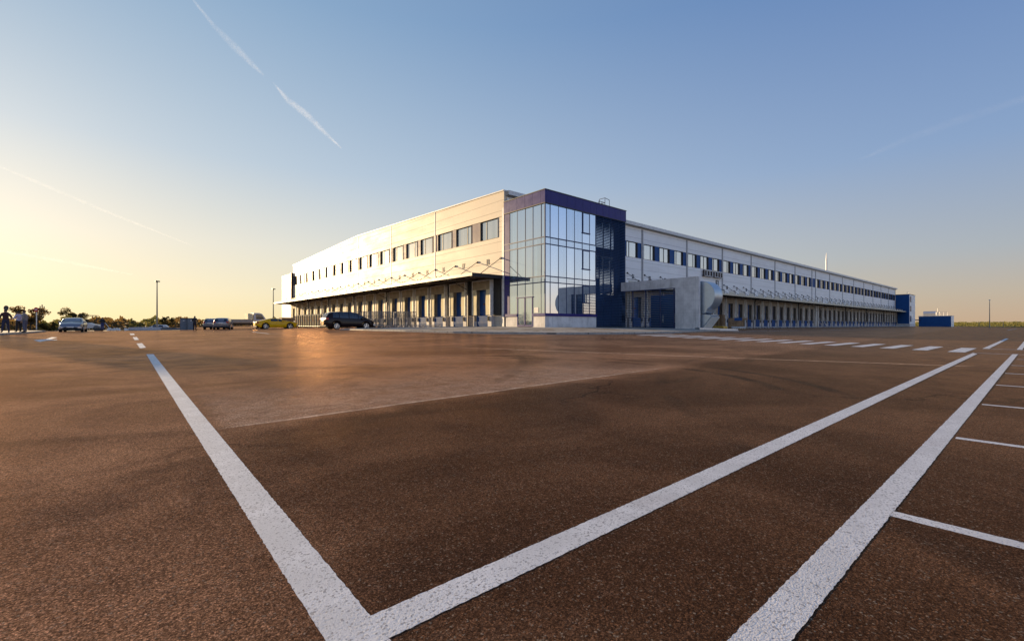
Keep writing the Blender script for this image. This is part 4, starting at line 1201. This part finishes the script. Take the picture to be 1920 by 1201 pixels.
    p = MB(); p.box(L + .012, L + .03, -.26, .26, .45, .56); p.build('number_plate', M['plate'], o)
    p = MB(); p.box(-.03, -.012, -.26, .26, plate_z, plate_z + .11); p.build('number_plate', M['plate'], o)
    MB().box(-.02, .2, -W * .44, W * .44, .28, .42).build('bumper_trim', M['rubber'], o); MB().box(L - .2, L + .008, -W * .43, W * .43, .2, .28).build('bumper_trim', M['rubber'], o)
    mx = shield[1] - .5
    for sg in (-1, 1):
        p = MB(); zc = lerp_tab(belt, mx) + .07; p.box(mx - .1, mx + .1, min(sg * (W / 2 - .08), sg * (W / 2 + .13)), max(sg * (W / 2 - .08), sg * (W / 2 + .13)), zc - .07, zc + .09); p.build('mirror', paint, o, bevel=.03)
    return o
HWT = [(0, .80), (.03, .92), (.12, .98), (.3, 1), (.75, 1), (.9, .95), (.97, .84), (1, .68)]
van = make_car('minivan', 'dark brown minivan parked side-on behind the kerb in front of the docks', M['car_dark'], 4.66, 1.88,
    [(0, .95), (.05, 1.12), (.32, 1.50), (.6, 1.60), (1.4, 1.66), (2.4, 1.65), (3.0, 1.53), (3.55, 1.22), (4.0, 1.0), (4.4, .84), (4.62, .66), (4.66, .55)],
    [(0, .9), (.5, 1.05), (3.4, .94), (3.9, .9), (4.4, .75), (4.66, .5)], HWT, (.93, 3.72), .33, [(.62, 1.15), (1.22, 2.05), (2.13, 2.95), (3.0, 3.4)], (3.02, 3.85), (.03, .36), tail=1.0)
y_ = 42.9; van.location = (13.75, y_, g(15.5, y_) + .0); van.rotation_euler = (0, 0, R(0))
coupe = make_car('coupe', 'yellow sports coupe parked side-on left of the roll cages', M['car_yellow'], 4.78, 1.9,
    [(0, .85), (.08, .95), (.5, 1.02), (.9, 1.12), (1.5, 1.30), (2.1, 1.35), (2.6, 1.30), (3.3, 1.02), (3.6, .98), (4.4, .86), (4.7, .72), (4.78, .6)],
    [(0, .82), (.8, .93), (1.2, .96), (3.2, .92), (3.6, .9), (4.5, .75), (4.78, .55)], HWT, (.98, 3.78), .36, [(1.55, 2.35), (2.42, 3.0)], (2.65, 3.38), (.75, 1.35), tail=.82, sill=.2)
x, y = at(478, 55.5); coupe.location = (x, y, g(x, y)); coupe.rotation_euler = (0, 0, R(2))
wag = make_car('hatchback', 'silver hatchback seen from behind, left of the flatbed truck', M['car_silver'], 4.4, 1.8,
    [(0, .88), (.06, 1.05), (.35, 1.36), (.6, 1.44), (1.6, 1.48), (2.4, 1.44), (3.2, 1.06), (3.5, .98), (4.2, .82), (4.4, .6)],
    [(0, .85), (.5, .98), (3.2, .92), (4.2, .76), (4.4, .5)], HWT, (.85, 3.5), .32, [(.6, 1.2), (1.3, 2.1), (2.2, 2.9)], (2.5, 3.2), (.04, .38), tail=.93)
x, y = at(414, 55.5); wag.location = (x, y, g(x, y)); wag.rotation_euler = (0, 0, R(75))
w2 = copy_tree(wag, None, None, R(68), 'silver hatchback half hidden behind the other, nearer the grey cabinets')
x, y = at(393, 60); w2.location = (x, y, g(x, y))
sal = make_car('saloon_car', 'silver saloon car facing the camera at the left', M['car_silver'], 4.65, 1.82,
    [(0, .9), (.1, 1.0), (.8, 1.08), (1.5, 1.4), (2.2, 1.46), (2.8, 1.38), (3.5, 1.04), (3.7, .99), (4.4, .82), (4.65, .58)],
    [(0, .86), (.8, .98), (3.4, .93), (4.4, .76), (4.65, .5)], HWT, (.95, 3.75), .32, [(1.2, 2.1), (2.2, 3.05)], (2.85, 3.62), (.85, 1.45))
x, y = at(132, 45.5); a_ = R(267.5); sal.rotation_euler = (0, 0, a_)
sal.location = (x - 4.5 * math.cos(a_), y - 4.5 * math.sin(a_), g(x, y))
sm = make_car('hatchback', 'small pale car in the distance beside the lamp post', M['car_white'], 3.9, 1.7,
    [(0, .9), (.1, 1.1), (.5, 1.42), (2.0, 1.46), (2.9, 1.0), (3.7, .82), (3.9, .6)], [(0, .86), (2.8, .92), (3.9, .5)], HWT, (.75, 3.1), .3, [(.7, 1.4), (1.5, 2.3)], (2.1, 2.85), (.1, .5))
x, y = at(316, 88); sm.location = (x, y, g(x, y) - .75); sm.rotation_euler = (0, 0, R(160))

# flatbed truck
x, y = at(442, 64)
tr = empty('flatbed_truck', 'pale flatbed truck standing behind the yellow coupe', 'truck', (x - 2.4, y, g(x, y)), R(3))
m = MB(); m.box(0, 4.4, -1, 1, .82, .9); m.box(0, 4.4, -1.02, -1.0, .86, 1.32); m.box(0, 4.4, 1.0, 1.02, .86, 1.32); m.box(-.02, .0, -1, 1, .86, 1.32); m.build('bed', M['bedgrey'] if 'bedgrey' in M else plain('bed_metal', (.38, .34, .28), .55), tr)
m = MB(); m.box(.1, 6.2, -.4, -.28, .55, .8); m.box(.1, 6.2, .28, .4, .55, .8); m.build('chassis', M['dark'], tr)
m = MB(); m.box(3.75, 4.3, -.9, .9, 1.34, 2.15); m.build('load_box', M['curtain'], tr, bevel=.03)
m = MB(); m.prism([(4.5, .55), (6.4, .55), (6.45, 1.15), (6.1, 1.35), (5.6, 2.1), (5.2, 2.25), (4.5, 2.25)], -.95, .95); m.build('cab', M['car_white'], tr, bevel=.04)
m = MB()
for sg in (-1, 1): m.prism([(4.75, 1.35), (5.85, 1.35), (5.45, 2.05), (4.75, 2.05)], sg * .955, sg * .965)
m.build('side_window', M['glass_car'], tr)
for wx in (1.3, 5.5):
    for sg in (-1, 1):
        m = MB(); m.tube((0, -.13, 0), (0, .13, 0), .42, 18); wh = m.build('wheel', M['rubber'], tr, (wx, sg * .85, .42))
        m = MB(); m.tube((0, sg * .13, 0), (0, sg * .145, 0), .2, 12); m.build('rim', M['steel'], wh)

# small roller with open canopy behind the saloon
x, y = at(166, 66)
ro = empty('site_roller', 'small site roller with open canopy behind the silver saloon', 'roller', (x, y, g(x, y) - .25), R(-20))
m = MB(); m.prism([(-1.4, .5), (1.6, .5), (1.6, .95), (.5, 1.1), (.3, 1.3), (-1.3, 1.3)], -.6, .6); m.build('body', M['car_white'], ro, bevel=.05)
m = MB()
for sx in (-.6, .7):
    for sy in (-.5, .5): m.tube((sx, sy, 1.2), (sx, sy, 2.3), .035)
m.box(-.8, .95, -.65, .65, 2.3, 2.38); m.build('canopy', M['dark'], ro)
for xx in (-1, 1.2): MB().tube((xx, -.6, .45), (xx, .6, .45), .45, 16).build('drum', M['dark'], ro)
m = MB(); m.box(-.2, .25, -.25, .25, 1.3, 1.4); m.box(-.3, -.2, -.25, .25, 1.3, 1.75); m.tube((.6, 0, 1.2), (.4, 0, 1.6), .03); m.build('seat', M['rubber'], ro)

# grey cabinets, containers and slabs by the far edge
def cab(px_, Z, lab):
    x, y = at(px_, Z); o = empty('cabinet', lab, 'cabinet', (x, y, g(x, y) - .2), math.atan2(y, x) - R(90))
    m = MB(); m.box(-.42, .42, -.35, .35, 0, 1.75); m.build('housing', M['greyplast'], o, bevel=.03)
    m = MB(); m.box(-.36, .36, -.365, -.35, .12, 1.64); m.build('door', M['greyplast2'], o)
    m = MB(); m.box(-.08, .1, -.375, -.366, 1.4, 1.5); m.build('sticker', M['plate'], o)
    m = MB(); m.box(-.46, .46, -.4, .4, 1.75, 1.81); m.build('lid', M['dark'], o)
M['greyplast2'] = plain('slate_door', (.12, .155, .20), .5)
cab(344.5, 64, 'slate grey cabinet standing alone left of the man in dark clothes'); cab(358, 64, 'slate grey cabinet partly hidden by the man in dark clothes')
M['slab_w'] = plain('pale_slab', (.50, .51, .56), .7); M['slab_d'] = plain('dark_timber', (.07, .05, .035), .9)
for px_, Z, wd, h_, mt, nm, lab, cat in ((257, 74, 2.0, .55, 'slab_w', 'trough', 'short pale trough left of the long one', 'trough'), (278, 74, 3.4, .6, 'slab_w', 'trough', 'long pale trough near the lamp post base', 'trough'), (224, 73, 2.8, .5, 'plate', 'plastic_sheet', 'crumpled white plastic sheeting on the ground behind the dashes', 'sheeting'), (325, 74, 3.2, .4, 'greyplast', 'skip', 'low blue-grey skip left of the cabinets', 'skip')):
    x, y = at(px_, Z); zz = g(x, y) - .25; m = MB()
    if nm == 'plastic_sheet':
        rnd = random.Random(4)
        for k in range(26):
            a_, b_ = rnd.uniform(-wd / 2, wd / 2), rnd.uniform(-.5, .5); s_ = rnd.uniform(.15, .35)
            m.tube((a_, b_, .05), (a_ + rnd.uniform(-.3, .3), b_, s_ + .15), s_ * .7, 5, 0, s_ * .3)
    else:
        m.prism([(-wd / 2, 0), (wd / 2, 0), (wd / 2 + .06, h_), (wd / 2 - .02, h_), (wd / 2 - .08, .1), (-wd / 2 + .08, .1), (-wd / 2 + .02, h_), (-wd / 2 - .06, h_)], -.5, .5)
        m.box(-wd / 2, wd / 2, -.5, -.44, 0, h_); m.box(-wd / 2, wd / 2, .44, .5, 0, h_)
    tag(m.build(nm, M[mt], None, (x, y, zz), math.atan2(y, x) - R(90)), lab, cat)
for px_, wd in ((268, 2.4), (240, 2.0), (300, 4.5)):
    x, y = at(px_, 75.5); m = MB()
    for k in range(5): m.box(-wd / 2 + .05 * (k % 2), wd / 2 - .07 * (k % 3), -.5, .5, k * .13, k * .13 + .1)
    tag(m.build('timber_stack', M['slab_d'], None, (x, y, g(x, y) - .3), math.atan2(y, x) - R(90)), {268: 'dark timber stack between the two pale troughs', 240: 'dark timber stack beside the plastic sheeting', 300: 'widest dark timber stack by the lamp post base'}[px_], 'timber')

# ------------------------------------------------------------------ roll cages
def mk_goods(name, pal):
    t = NT(name); p = t.objc(); c = t.voro(t.mapv(p, (1.2, 1.2, .8)), 4.5, 'Color'); v = t.xyz(c)[0]; n = t.noise(p, 9, 3)
    st_ = [(i / len(pal), c_) for i, c_ in enumerate(pal)]
    r_ = t.ramp(v, *st_); t.n[-1]
    r_.node.color_ramp.interpolation = 'CONSTANT'
    return t.done(t.mix(t.range(n, .35, .65), r_, (.32, .27, .2)), .9, 0, .05)
M['goods'] = [mk_goods('printed_sacks_a', [(.38, .34, .22), (.36, .12, .02), (.16, .24, .06), (.42, .38, .28), (.38, .27, .04)]), mk_goods('printed_sacks_b', [(.4, .34, .22), (.12, .2, .26), (.38, .15, .03), (.3, .3, .08), (.44, .38, .28)])]
def make_cage(mat_f, goods):
    o = empty('roll_cage', '', 'roll cage')
    m = MB(); W_, D_c, Hc = .8, .7, 1.75
    for sx in (-W_ / 2, W_ / 2):
        for sy in (-D_c / 2, D_c / 2): m.tube((sx, sy, .18), (sx, sy, Hc), .018, 5)
        for z in (.25, .8, 1.3, Hc): m.tube((sx, -D_c / 2, z), (sx, D_c / 2, z), .014, 4)
        for k in range(1, 6): yy = -D_c / 2 + D_c * k / 6; m.tube((sx, yy, .25), (sx, yy, Hc), .008, 4)
    for z in (.25, .8, 1.3, Hc): m.tube((-W_ / 2, D_c / 2, z), (W_ / 2, D_c / 2, z), .014, 4)
    for k in range(1, 7): xx = -W_ / 2 + W_ * k / 7; m.tube((xx, D_c / 2, .25), (xx, D_c / 2, Hc), .008, 4)
    m.build('frame', mat_f, o)
    m = MB(); m.box(-W_ / 2, W_ / 2, -D_c / 2, D_c / 2, .16, .2); m.build('base', M['steel'], o)
    for sx in (-.33, .33):
        for sy in (-.28, .28): MB().tube((sx - .02, sy, .07), (sx + .02, sy, .07), .07, 8).tube((sx, sy, .08), (sx, sy, .17), .02, 5).build('castor', M['rubber'], o)
    if goods:
        m = MB(); rnd = random.Random(3)
        z = .21
        while z < 1.55:
            h_ = rnd.uniform(.16, .3); m.box(-.37 + rnd.uniform(0, .03), .37 - rnd.uniform(0, .03), -.32, .31, z, min(z + h_ - .01, 1.66)); z += h_
        m.build('goods', goods, o, bevel=.04)
    return o
ordn = ['first', 'second', 'third', 'fourth', 'fifth', 'sixth', 'seventh', 'eighth', 'ninth', 'tenth', 'eleventh', 'twelfth', 'thirteenth', 'fourteenth', 'fifteenth', 'sixteenth', 'seventeenth', 'eighteenth', 'nineteenth', 'twentieth', 'twenty-first', 'twenty-second']
ca = make_cage(M['pole'], M['goods'][0]); cb = make_cage(M['pole'], M['goods'][1]); ce = make_cage(plain('dull_cage_steel', (.22, .22, .23), .5, .5), None)
n = 20
for k in range(n):
    o = (ca, cb)[k] if k < 2 else copy_tree((ca, cb)[k % 2])
    o.location = (19.3, 71.5 - k * 1.02, g(19.3, 65)); o.rotation_euler = (0, 0, RZL + random.uniform(-.06, .06))
    o['label'] = f'{ordn[k]} from the left of the roll cages loaded with printed sacks behind the minivan'; o['group'] = 'loaded roll cages in a row'
n = 20
for k in range(n):
    o = ce if k == 0 else copy_tree(ce); r_, c_ = k % 2, k // 2
    x, y = at(680 + c_ * 10.2, 47 + c_ * .42 + r_ * 1.0)
    o.location = (x, y, g(x, y)); o.rotation_euler = (0, 0, R(-60) + random.uniform(-.15, .15))
    o['label'] = f'{ordn[c_]} from the left in the {("front", "back")[r_]} row of empty grey roll cages'; o['group'] = 'empty grey roll cages'
x, y = at(537, 80)
o = empty('stillage', 'wooden stillage box standing between the coupe and the annexe', 'crate', (x, y, g(x, y)), R(5))
m = MB()
for k in range(7): m.box(-1 + k * .29, -1 + k * .29 + .24, -.7, -.66, .15, 1.5); m.box(-1 + k * .29, -1 + k * .29 + .24, .66, .7, .15, 1.5)
m.box(-1.02, 1.02, -.72, .72, 1.5, 1.6); m.box(-1, 1, -.7, .7, 0, .15); m.box(-1.0, -.96, -.66, .66, .15, 1.5); m.box(.96, 1, -.66, .66, .15, 1.5); m.build('box', M['wood'], o)

# ------------------------------------------------------------------ people
def person(label, x, y, z, face_dir, pose, shirt, trousers, hgt=1.75, hairm=None, sleeves=.5, build=1.0, shoes=None):
    root = empty('person', label, 'person', (x, y, z), face_dir)
    V = []; Ed = []; Rd = []; bone = []
    def add(p, r, par=None, b='t'):
        V.append(Vector(p)); Rd.append(r); bone.append(b); i = len(V) - 1
        if par is not None: Ed.append((par, i))
        return i
    B = build; lean = pose.get('lean', 0)
    pel = add((0, 0, .95), .125 * B, None, 'p')
    wst = add((lean * .3, 0, 1.10), .125 * B, pel, 't'); ch = add((lean * .7, 0, 1.30), .145 * B, wst, 't'); sh = add((lean, 0, 1.44), .105 * B, ch, 't')
    nk = add((lean + .01, 0, 1.53), .055, sh, 'h'); hd = add((lean + .035, 0, 1.64), .088, nk, 'h'); tp = add((lean + .015, 0, 1.71), .075, hd, 'h')
    ns = add((lean + .13, 0, 1.635), .014, hd, 'h')
    for e in (-1, 1): add((lean + .02, e * .088, 1.635), .018, hd, 'h')
    for sg, nm in ((1, 'L'), (-1, 'R')):
        A = pose['arm' + nm]; el, wr_ = Vector(A[0]), Vector(A[1])
        s0 = add((lean, sg * .165 * B, 1.425), .068 * B, sh, 'a')
        e0 = add((el.x, sg * el.y, el.z), .047 * B, s0, 'a'); w0 = add((wr_.x, sg * wr_.y, wr_.z), .029, e0, 'f')
        d = (Vector((wr_.x, sg * wr_.y, wr_.z)) - V[e0]).normalized(); side = d.cross(Vector((0, sg, .2))).normalized()
        pm = add(V[w0] + d * .06, .034, w0, 'f')
        for q_, ln in enumerate((.062, .072, .078, .066)):
            k1 = add(V[pm] + d * .045 + side * (.024 - q_ * .016), .0095, pm, 'f'); bend = Vector((0, -sg, 0)) * .02
            k2 = add(V[k1] + d * ln * .6 + bend * .6, .0085, k1, 'f'); add(V[k2] + d * ln * .4 + bend * 1.4, .0075, k2, 'f')
        t1 = add(V[w0] + d * .035 + side * .035, .011, pm, 'f'); add(V[t1] + d * .035 + side * .02, .009, t1, 'f')
        Lg = pose['leg' + nm]; kn, an_ = Vector(Lg[0]), Vector(Lg[1])
        h0 = add((0, sg * .09 * B, .90), .098 * B, pel, 'l'); k0 = add((kn.x, sg * kn.y, kn.z), .062 * B, h0, 'l')
        cf = add(Vector((kn.x, sg * kn.y, kn.z)).lerp(Vector((an_.x, sg * an_.y, an_.z)), .35), .056 * B, k0, 'l')
        a0 = add((an_.x, sg * an_.y, an_.z), .042, cf, 'l'); f0 = add((an_.x + .08, sg * (an_.y + .015), an_.z - .045), .042, a0, 's'); add((an_.x + .17, sg * (an_.y + .025), an_.z - .055), .032, f0, 's')
    sc_ = hgt / 1.78
    me = bpy.data.meshes.new('b'); me.from_pydata([tuple(v) for v in V], Ed, [])
    o = bpy.data.objects.new('b', me); col.objects.link(o)
    sk = o.modifiers.new('s', 'SKIN'); sk.use_smooth_shade = True
    for i, v in enumerate(me.skin_vertices[0].data): v.radius = (Rd[i] * (.78 if bone[i] in 'tp' else 1), Rd[i] * (1.12 if bone[i] in 'tp' else 1)); v.use_root = (i == 0)
    ss = o.modifiers.new('ss', 'SUBSURF'); ss.levels = 1; ss.render_levels = 1
    dg = bpy.context.evaluated_depsgraph_get(); bm_me = bpy.data.meshes.new_from_object(o.evaluated_get(dg)); bpy.data.objects.remove(o)
    bm_me.transform(Matrix.Scale(sc_, 4)); bm_me.materials.clear(); bm_me.materials.append(M['skin'])
    body = bpy.data.objects.new('body', bm_me); col.objects.link(body); body.parent = root
    def seg_dist(p, a, b):
        ab = b - a; t = max(0, min(1, (p - a).dot(ab) / max(1e-9, ab.length_squared))); return (p - a - ab * t).length, t
    def near(p):
        best = None
        for a, b in Ed:
            d_, t = seg_dist(p, V[a], V[b]); d_ -= (Rd[a] * (1 - t) + Rd[b] * t)
            if best is None or d_ < best[0]: best = (d_, a, b, t)
        return best
    sets = {'shirt': [], 'trousers': [], 'shoes': []}
    for f in bm_me.polygons:
        c = f.center / sc_; d_, a, b, t = near(c); ba, bb = bone[a], bone[b]
        if bb == 's': sets['shoes'].append(f.index)
        elif bb == 'l' or (bb == 't' and c.z < 1.0) or c.z < 1.0 and bb == 'p': sets['trousers'].append(f.index)
        elif bb == 't' or (bb == 'a'): sets['shirt'].append(f.index)
        elif bb == 'f' and ba == 'a' and t < sleeves - .0: sets['shirt'].append(f.index)
    for nm, mt, infl in (('shirt', shirt, .018), ('trousers', trousers, .013), ('shoes', shoes or M['rubber'], .01)):
        b2 = bmesh.new(); b2.from_mesh(bm_me); b2.faces.ensure_lookup_table(); keep = set(sets[nm])
        b2.normal_update()
        for v in b2.verts: v.co += v.normal * infl
        bmesh.ops.delete(b2, geom=[f for f in b2.faces if f.index not in keep], context='FACES')
        m2 = bpy.data.meshes.new(nm); b2.to_mesh(m2); b2.free(); m2.materials.clear(); m2.materials.append(mt)
        oo = bpy.data.objects.new(nm, m2); col.objects.link(oo); oo.parent = root
    b2 = bmesh.new(); bmesh.ops.create_uvsphere(b2, u_segments=14, v_segments=10, radius=.103)
    bmesh.ops.delete(b2, geom=[v for v in b2.verts if v.co.z < -.01 and v.co.x > -.02 or v.co.z < -.06], context='VERTS')
    m2 = bpy.data.meshes.new('hair'); b2.to_mesh(m2); b2.free(); m2.materials.append(hairm or M['hair'])
    oo = bpy.data.objects.new('hair', m2); col.objects.link(oo); oo.parent = root; oo.location = ((lean + .012) * sc_, 0, 1.665 * sc_)
    return root
C_ = lambda n, c: plain(n, c, .85, 0, .15, 8)
def towards(x, y, off): return math.atan2(y, x) + R(off)
stand = dict(legL=((.02, .11, .5), (-.01, .12, .085)), legR=((.02, .11, .5), (.0, .12, .085)))
x, y = at(10.5, 35.0)
person('man in a dark maroon shirt and navy jeans standing at the left edge', x, y, g(x, y) + .13, towards(x, y, 20), dict(armL=((.0, .30, 1.2), (.12, .34, .98)), armR=((-.02, .30, 1.2), (.22, .40, 1.05)), lean=.0, legL=((.0, .15, .5), (-.02, .2, .085)), legR=((.02, .15, .5), (.02, .19, .085))), C_('maroon_cloth', (.055, .02, .02)), C_('navy_denim', (.02, .025, .06)), 1.80, build=1.12, sleeves=.35)
x, y = at(35, 37.5)
person('man in a white and lilac shirt and black trousers, middle of the trio', x, y, g(x, y) + .13, towards(x, y, 35), dict(armL=((.02, .28, 1.2), (.3, .32, 1.1)), armR=((.0, .27, 1.2), (.1, .3, .95)), lean=.02, legL=((.02, .13, .5), (-.03, .17, .085)), legR=((.04, .13, .5), (.03, .16, .085))), C_('lilac_cloth', (.45, .42, .55)), C_('black_cloth', (.02, .02, .022)), 1.70, build=1.12, sleeves=.3)
x, y = at(47, 36.8)
person('man in a grey long-sleeved shirt and blue jeans, right of the trio', x, y, g(x, y) + .13, towards(x, y, 60), dict(armL=((-.02, .26, 1.18), (.05, .3, .93)), armR=((-.02, .26, 1.18), (.12, .28, .95)), lean=.04, **stand), C_('grey_cloth', (.24, .22, .20)), C_('blue_denim', (.10, .11, .16)), 1.74, build=1.1, sleeves=1.0)
x, y = at(192, 61)
person('distant worker in a dark top and blue overalls beside a hose', x, y, g(x, y) + .0, towards(x, y, 10), dict(armL=((.08, .26, 1.18), (.28, .16, 1.1)), armR=((.08, .26, 1.18), (.28, .14, 1.1)), lean=.02, legL=((.02, .08, .5), (.0, .09, .085)), legR=((.02, .08, .5), (.0, .09, .085))), C_('dark_navy_cloth', (.02, .022, .035)), C_('blue_overalls', (.03, .045, .16)), 1.76, build=1.1, sleeves=1.0)
x, y = at(365, 54.5)
person('man in dark navy workwear standing beside the grey cabinets', x, y, g(x, y) + .0, towards(x, y, -20), dict(armL=((.05, .27, 1.18), (.2, .12, 1.12)), armR=((.05, .27, 1.18), (.22, .12, 1.15)), lean=.02, **stand), C_('midnight_cloth', (.016, .018, .03)), C_('midnight_trousers', (.018, .018, .028)), 1.74, build=1.12, sleeves=1.0)
x, y = at(197, 60.5)
m = MB(); m.path([(x, y, g(x, y) + 1.0), (x + .25, y - .2, g(x, y) + .6), (x + .6, y - .5, g(x, y) + .05), (x + 1.6, y - .6, g(x, y) + .03)], .03, 6)
tag(m.build('hose', M['plate']), 'pale hose hanging from the distant worker to the ground', 'hose')

# ------------------------------------------------------------------ contrails, far and high
def contrail(pts, wd, dens, label, seed):
    t = NT('contrail_vapour'); p = t.objc()
    n = t.noise(p, 3.2 / wd, 5, .65); n2 = t.noise(p, .35 / wd, 3, .6)
    lw = t.n.new('ShaderNodeLayerWeight'); lw.inputs[0].default_value = .5
    fc = t.math('SUBTRACT', 1, lw.outputs['Facing'])
    a = t.math('MULTIPLY', t.math('POWER', fc, 1.6), t.math('MULTIPLY', t.range(n, .2, .8), t.range(n2, .25, .65)))
    a = t.math('MULTIPLY', a, dens * .55, clamp=True)
    df = t.n.new('ShaderNodeBsdfDiffuse'); df.inputs[0].default_value = (.9, .9, .9, 1)
    tl = t.n.new('ShaderNodeBsdfTranslucent'); tl.inputs[0].default_value = (.9, .9, .9, 1)
    ad = t.n.new('ShaderNodeAddShader'); t.l.new(df.outputs[0], ad.inputs[0]); t.l.new(tl.outputs[0], ad.inputs[1])
    tp = t.n.new('ShaderNodeBsdfTransparent'); mx = t.n.new('ShaderNodeMixShader')
    t.l.new(a, mx.inputs[0]); t.l.new(tp.outputs[0], mx.inputs[1]); t.l.new(ad.outputs[0], mx.inputs[2]); t.l.new(mx.outputs[0], t.out.inputs[0])
    W = []
    for (x_, y_, ww) in pts:
        tt = (x_ - 960) / F; Z = 6000.0
        W.append((Vector((Z * (FX + tt * FY), Z * (FY - tt * FX), H + Z * (HY - y_) / F)), ww * Z / F))
    m = MB(); nn_ = 14
    dirv = (W[-1][0] - W[0][0]).normalized(); u = dirv.orthogonal().normalized(); v = dirv.cross(u)
    for c, r_ in W:
        for i in range(nn_): an = 2 * math.pi * i / nn_; m.v.append(tuple(c + (u * math.cos(an) + v * math.sin(an)) * r_))
    for k in range(len(W) - 1):
        for i in range(nn_):
            j = (i + 1) % nn_; m.f.append((k * nn_ + i, k * nn_ + j, (k + 1) * nn_ + j, (k + 1) * nn_ + i)); m.m.append(0)
    o = m.build('contrail', t.mat, smooth=True); tag(o, label, 'contrail'); o.visible_shadow = True
    return o
contrail([(358, -5, 2), (400, 48, 5), (440, 88, 8), (470, 118, 6), (495, 142, 2)], 90, .2, 'upper stretch of the long vapour trail at the upper left', 1)
contrail([(512, 155, 1), (540, 188, 6), (575, 215, 7), (605, 245, 5), (640, 278, 1)], 80, .3, 'lower broken stretch of the vapour trail, above the warehouse', 2)
contrail([(-10, 308, 2), (90, 350, 4), (200, 397, 3.5), (360, 460, 1)], 60, .2, 'faint vapour trail running down from the left edge', 3)
contrail([(-10, 468, 2), (120, 490, 4), (250, 515, 1)], 60, .3, 'lowest vapour trail near the left edge', 4)
contrail([(1610, 300, 2), (1700, 262, 8), (1800, 225, 10), (1930, 182, 8)], 160, .045, 'faint wide vapour trail at the right', 5)
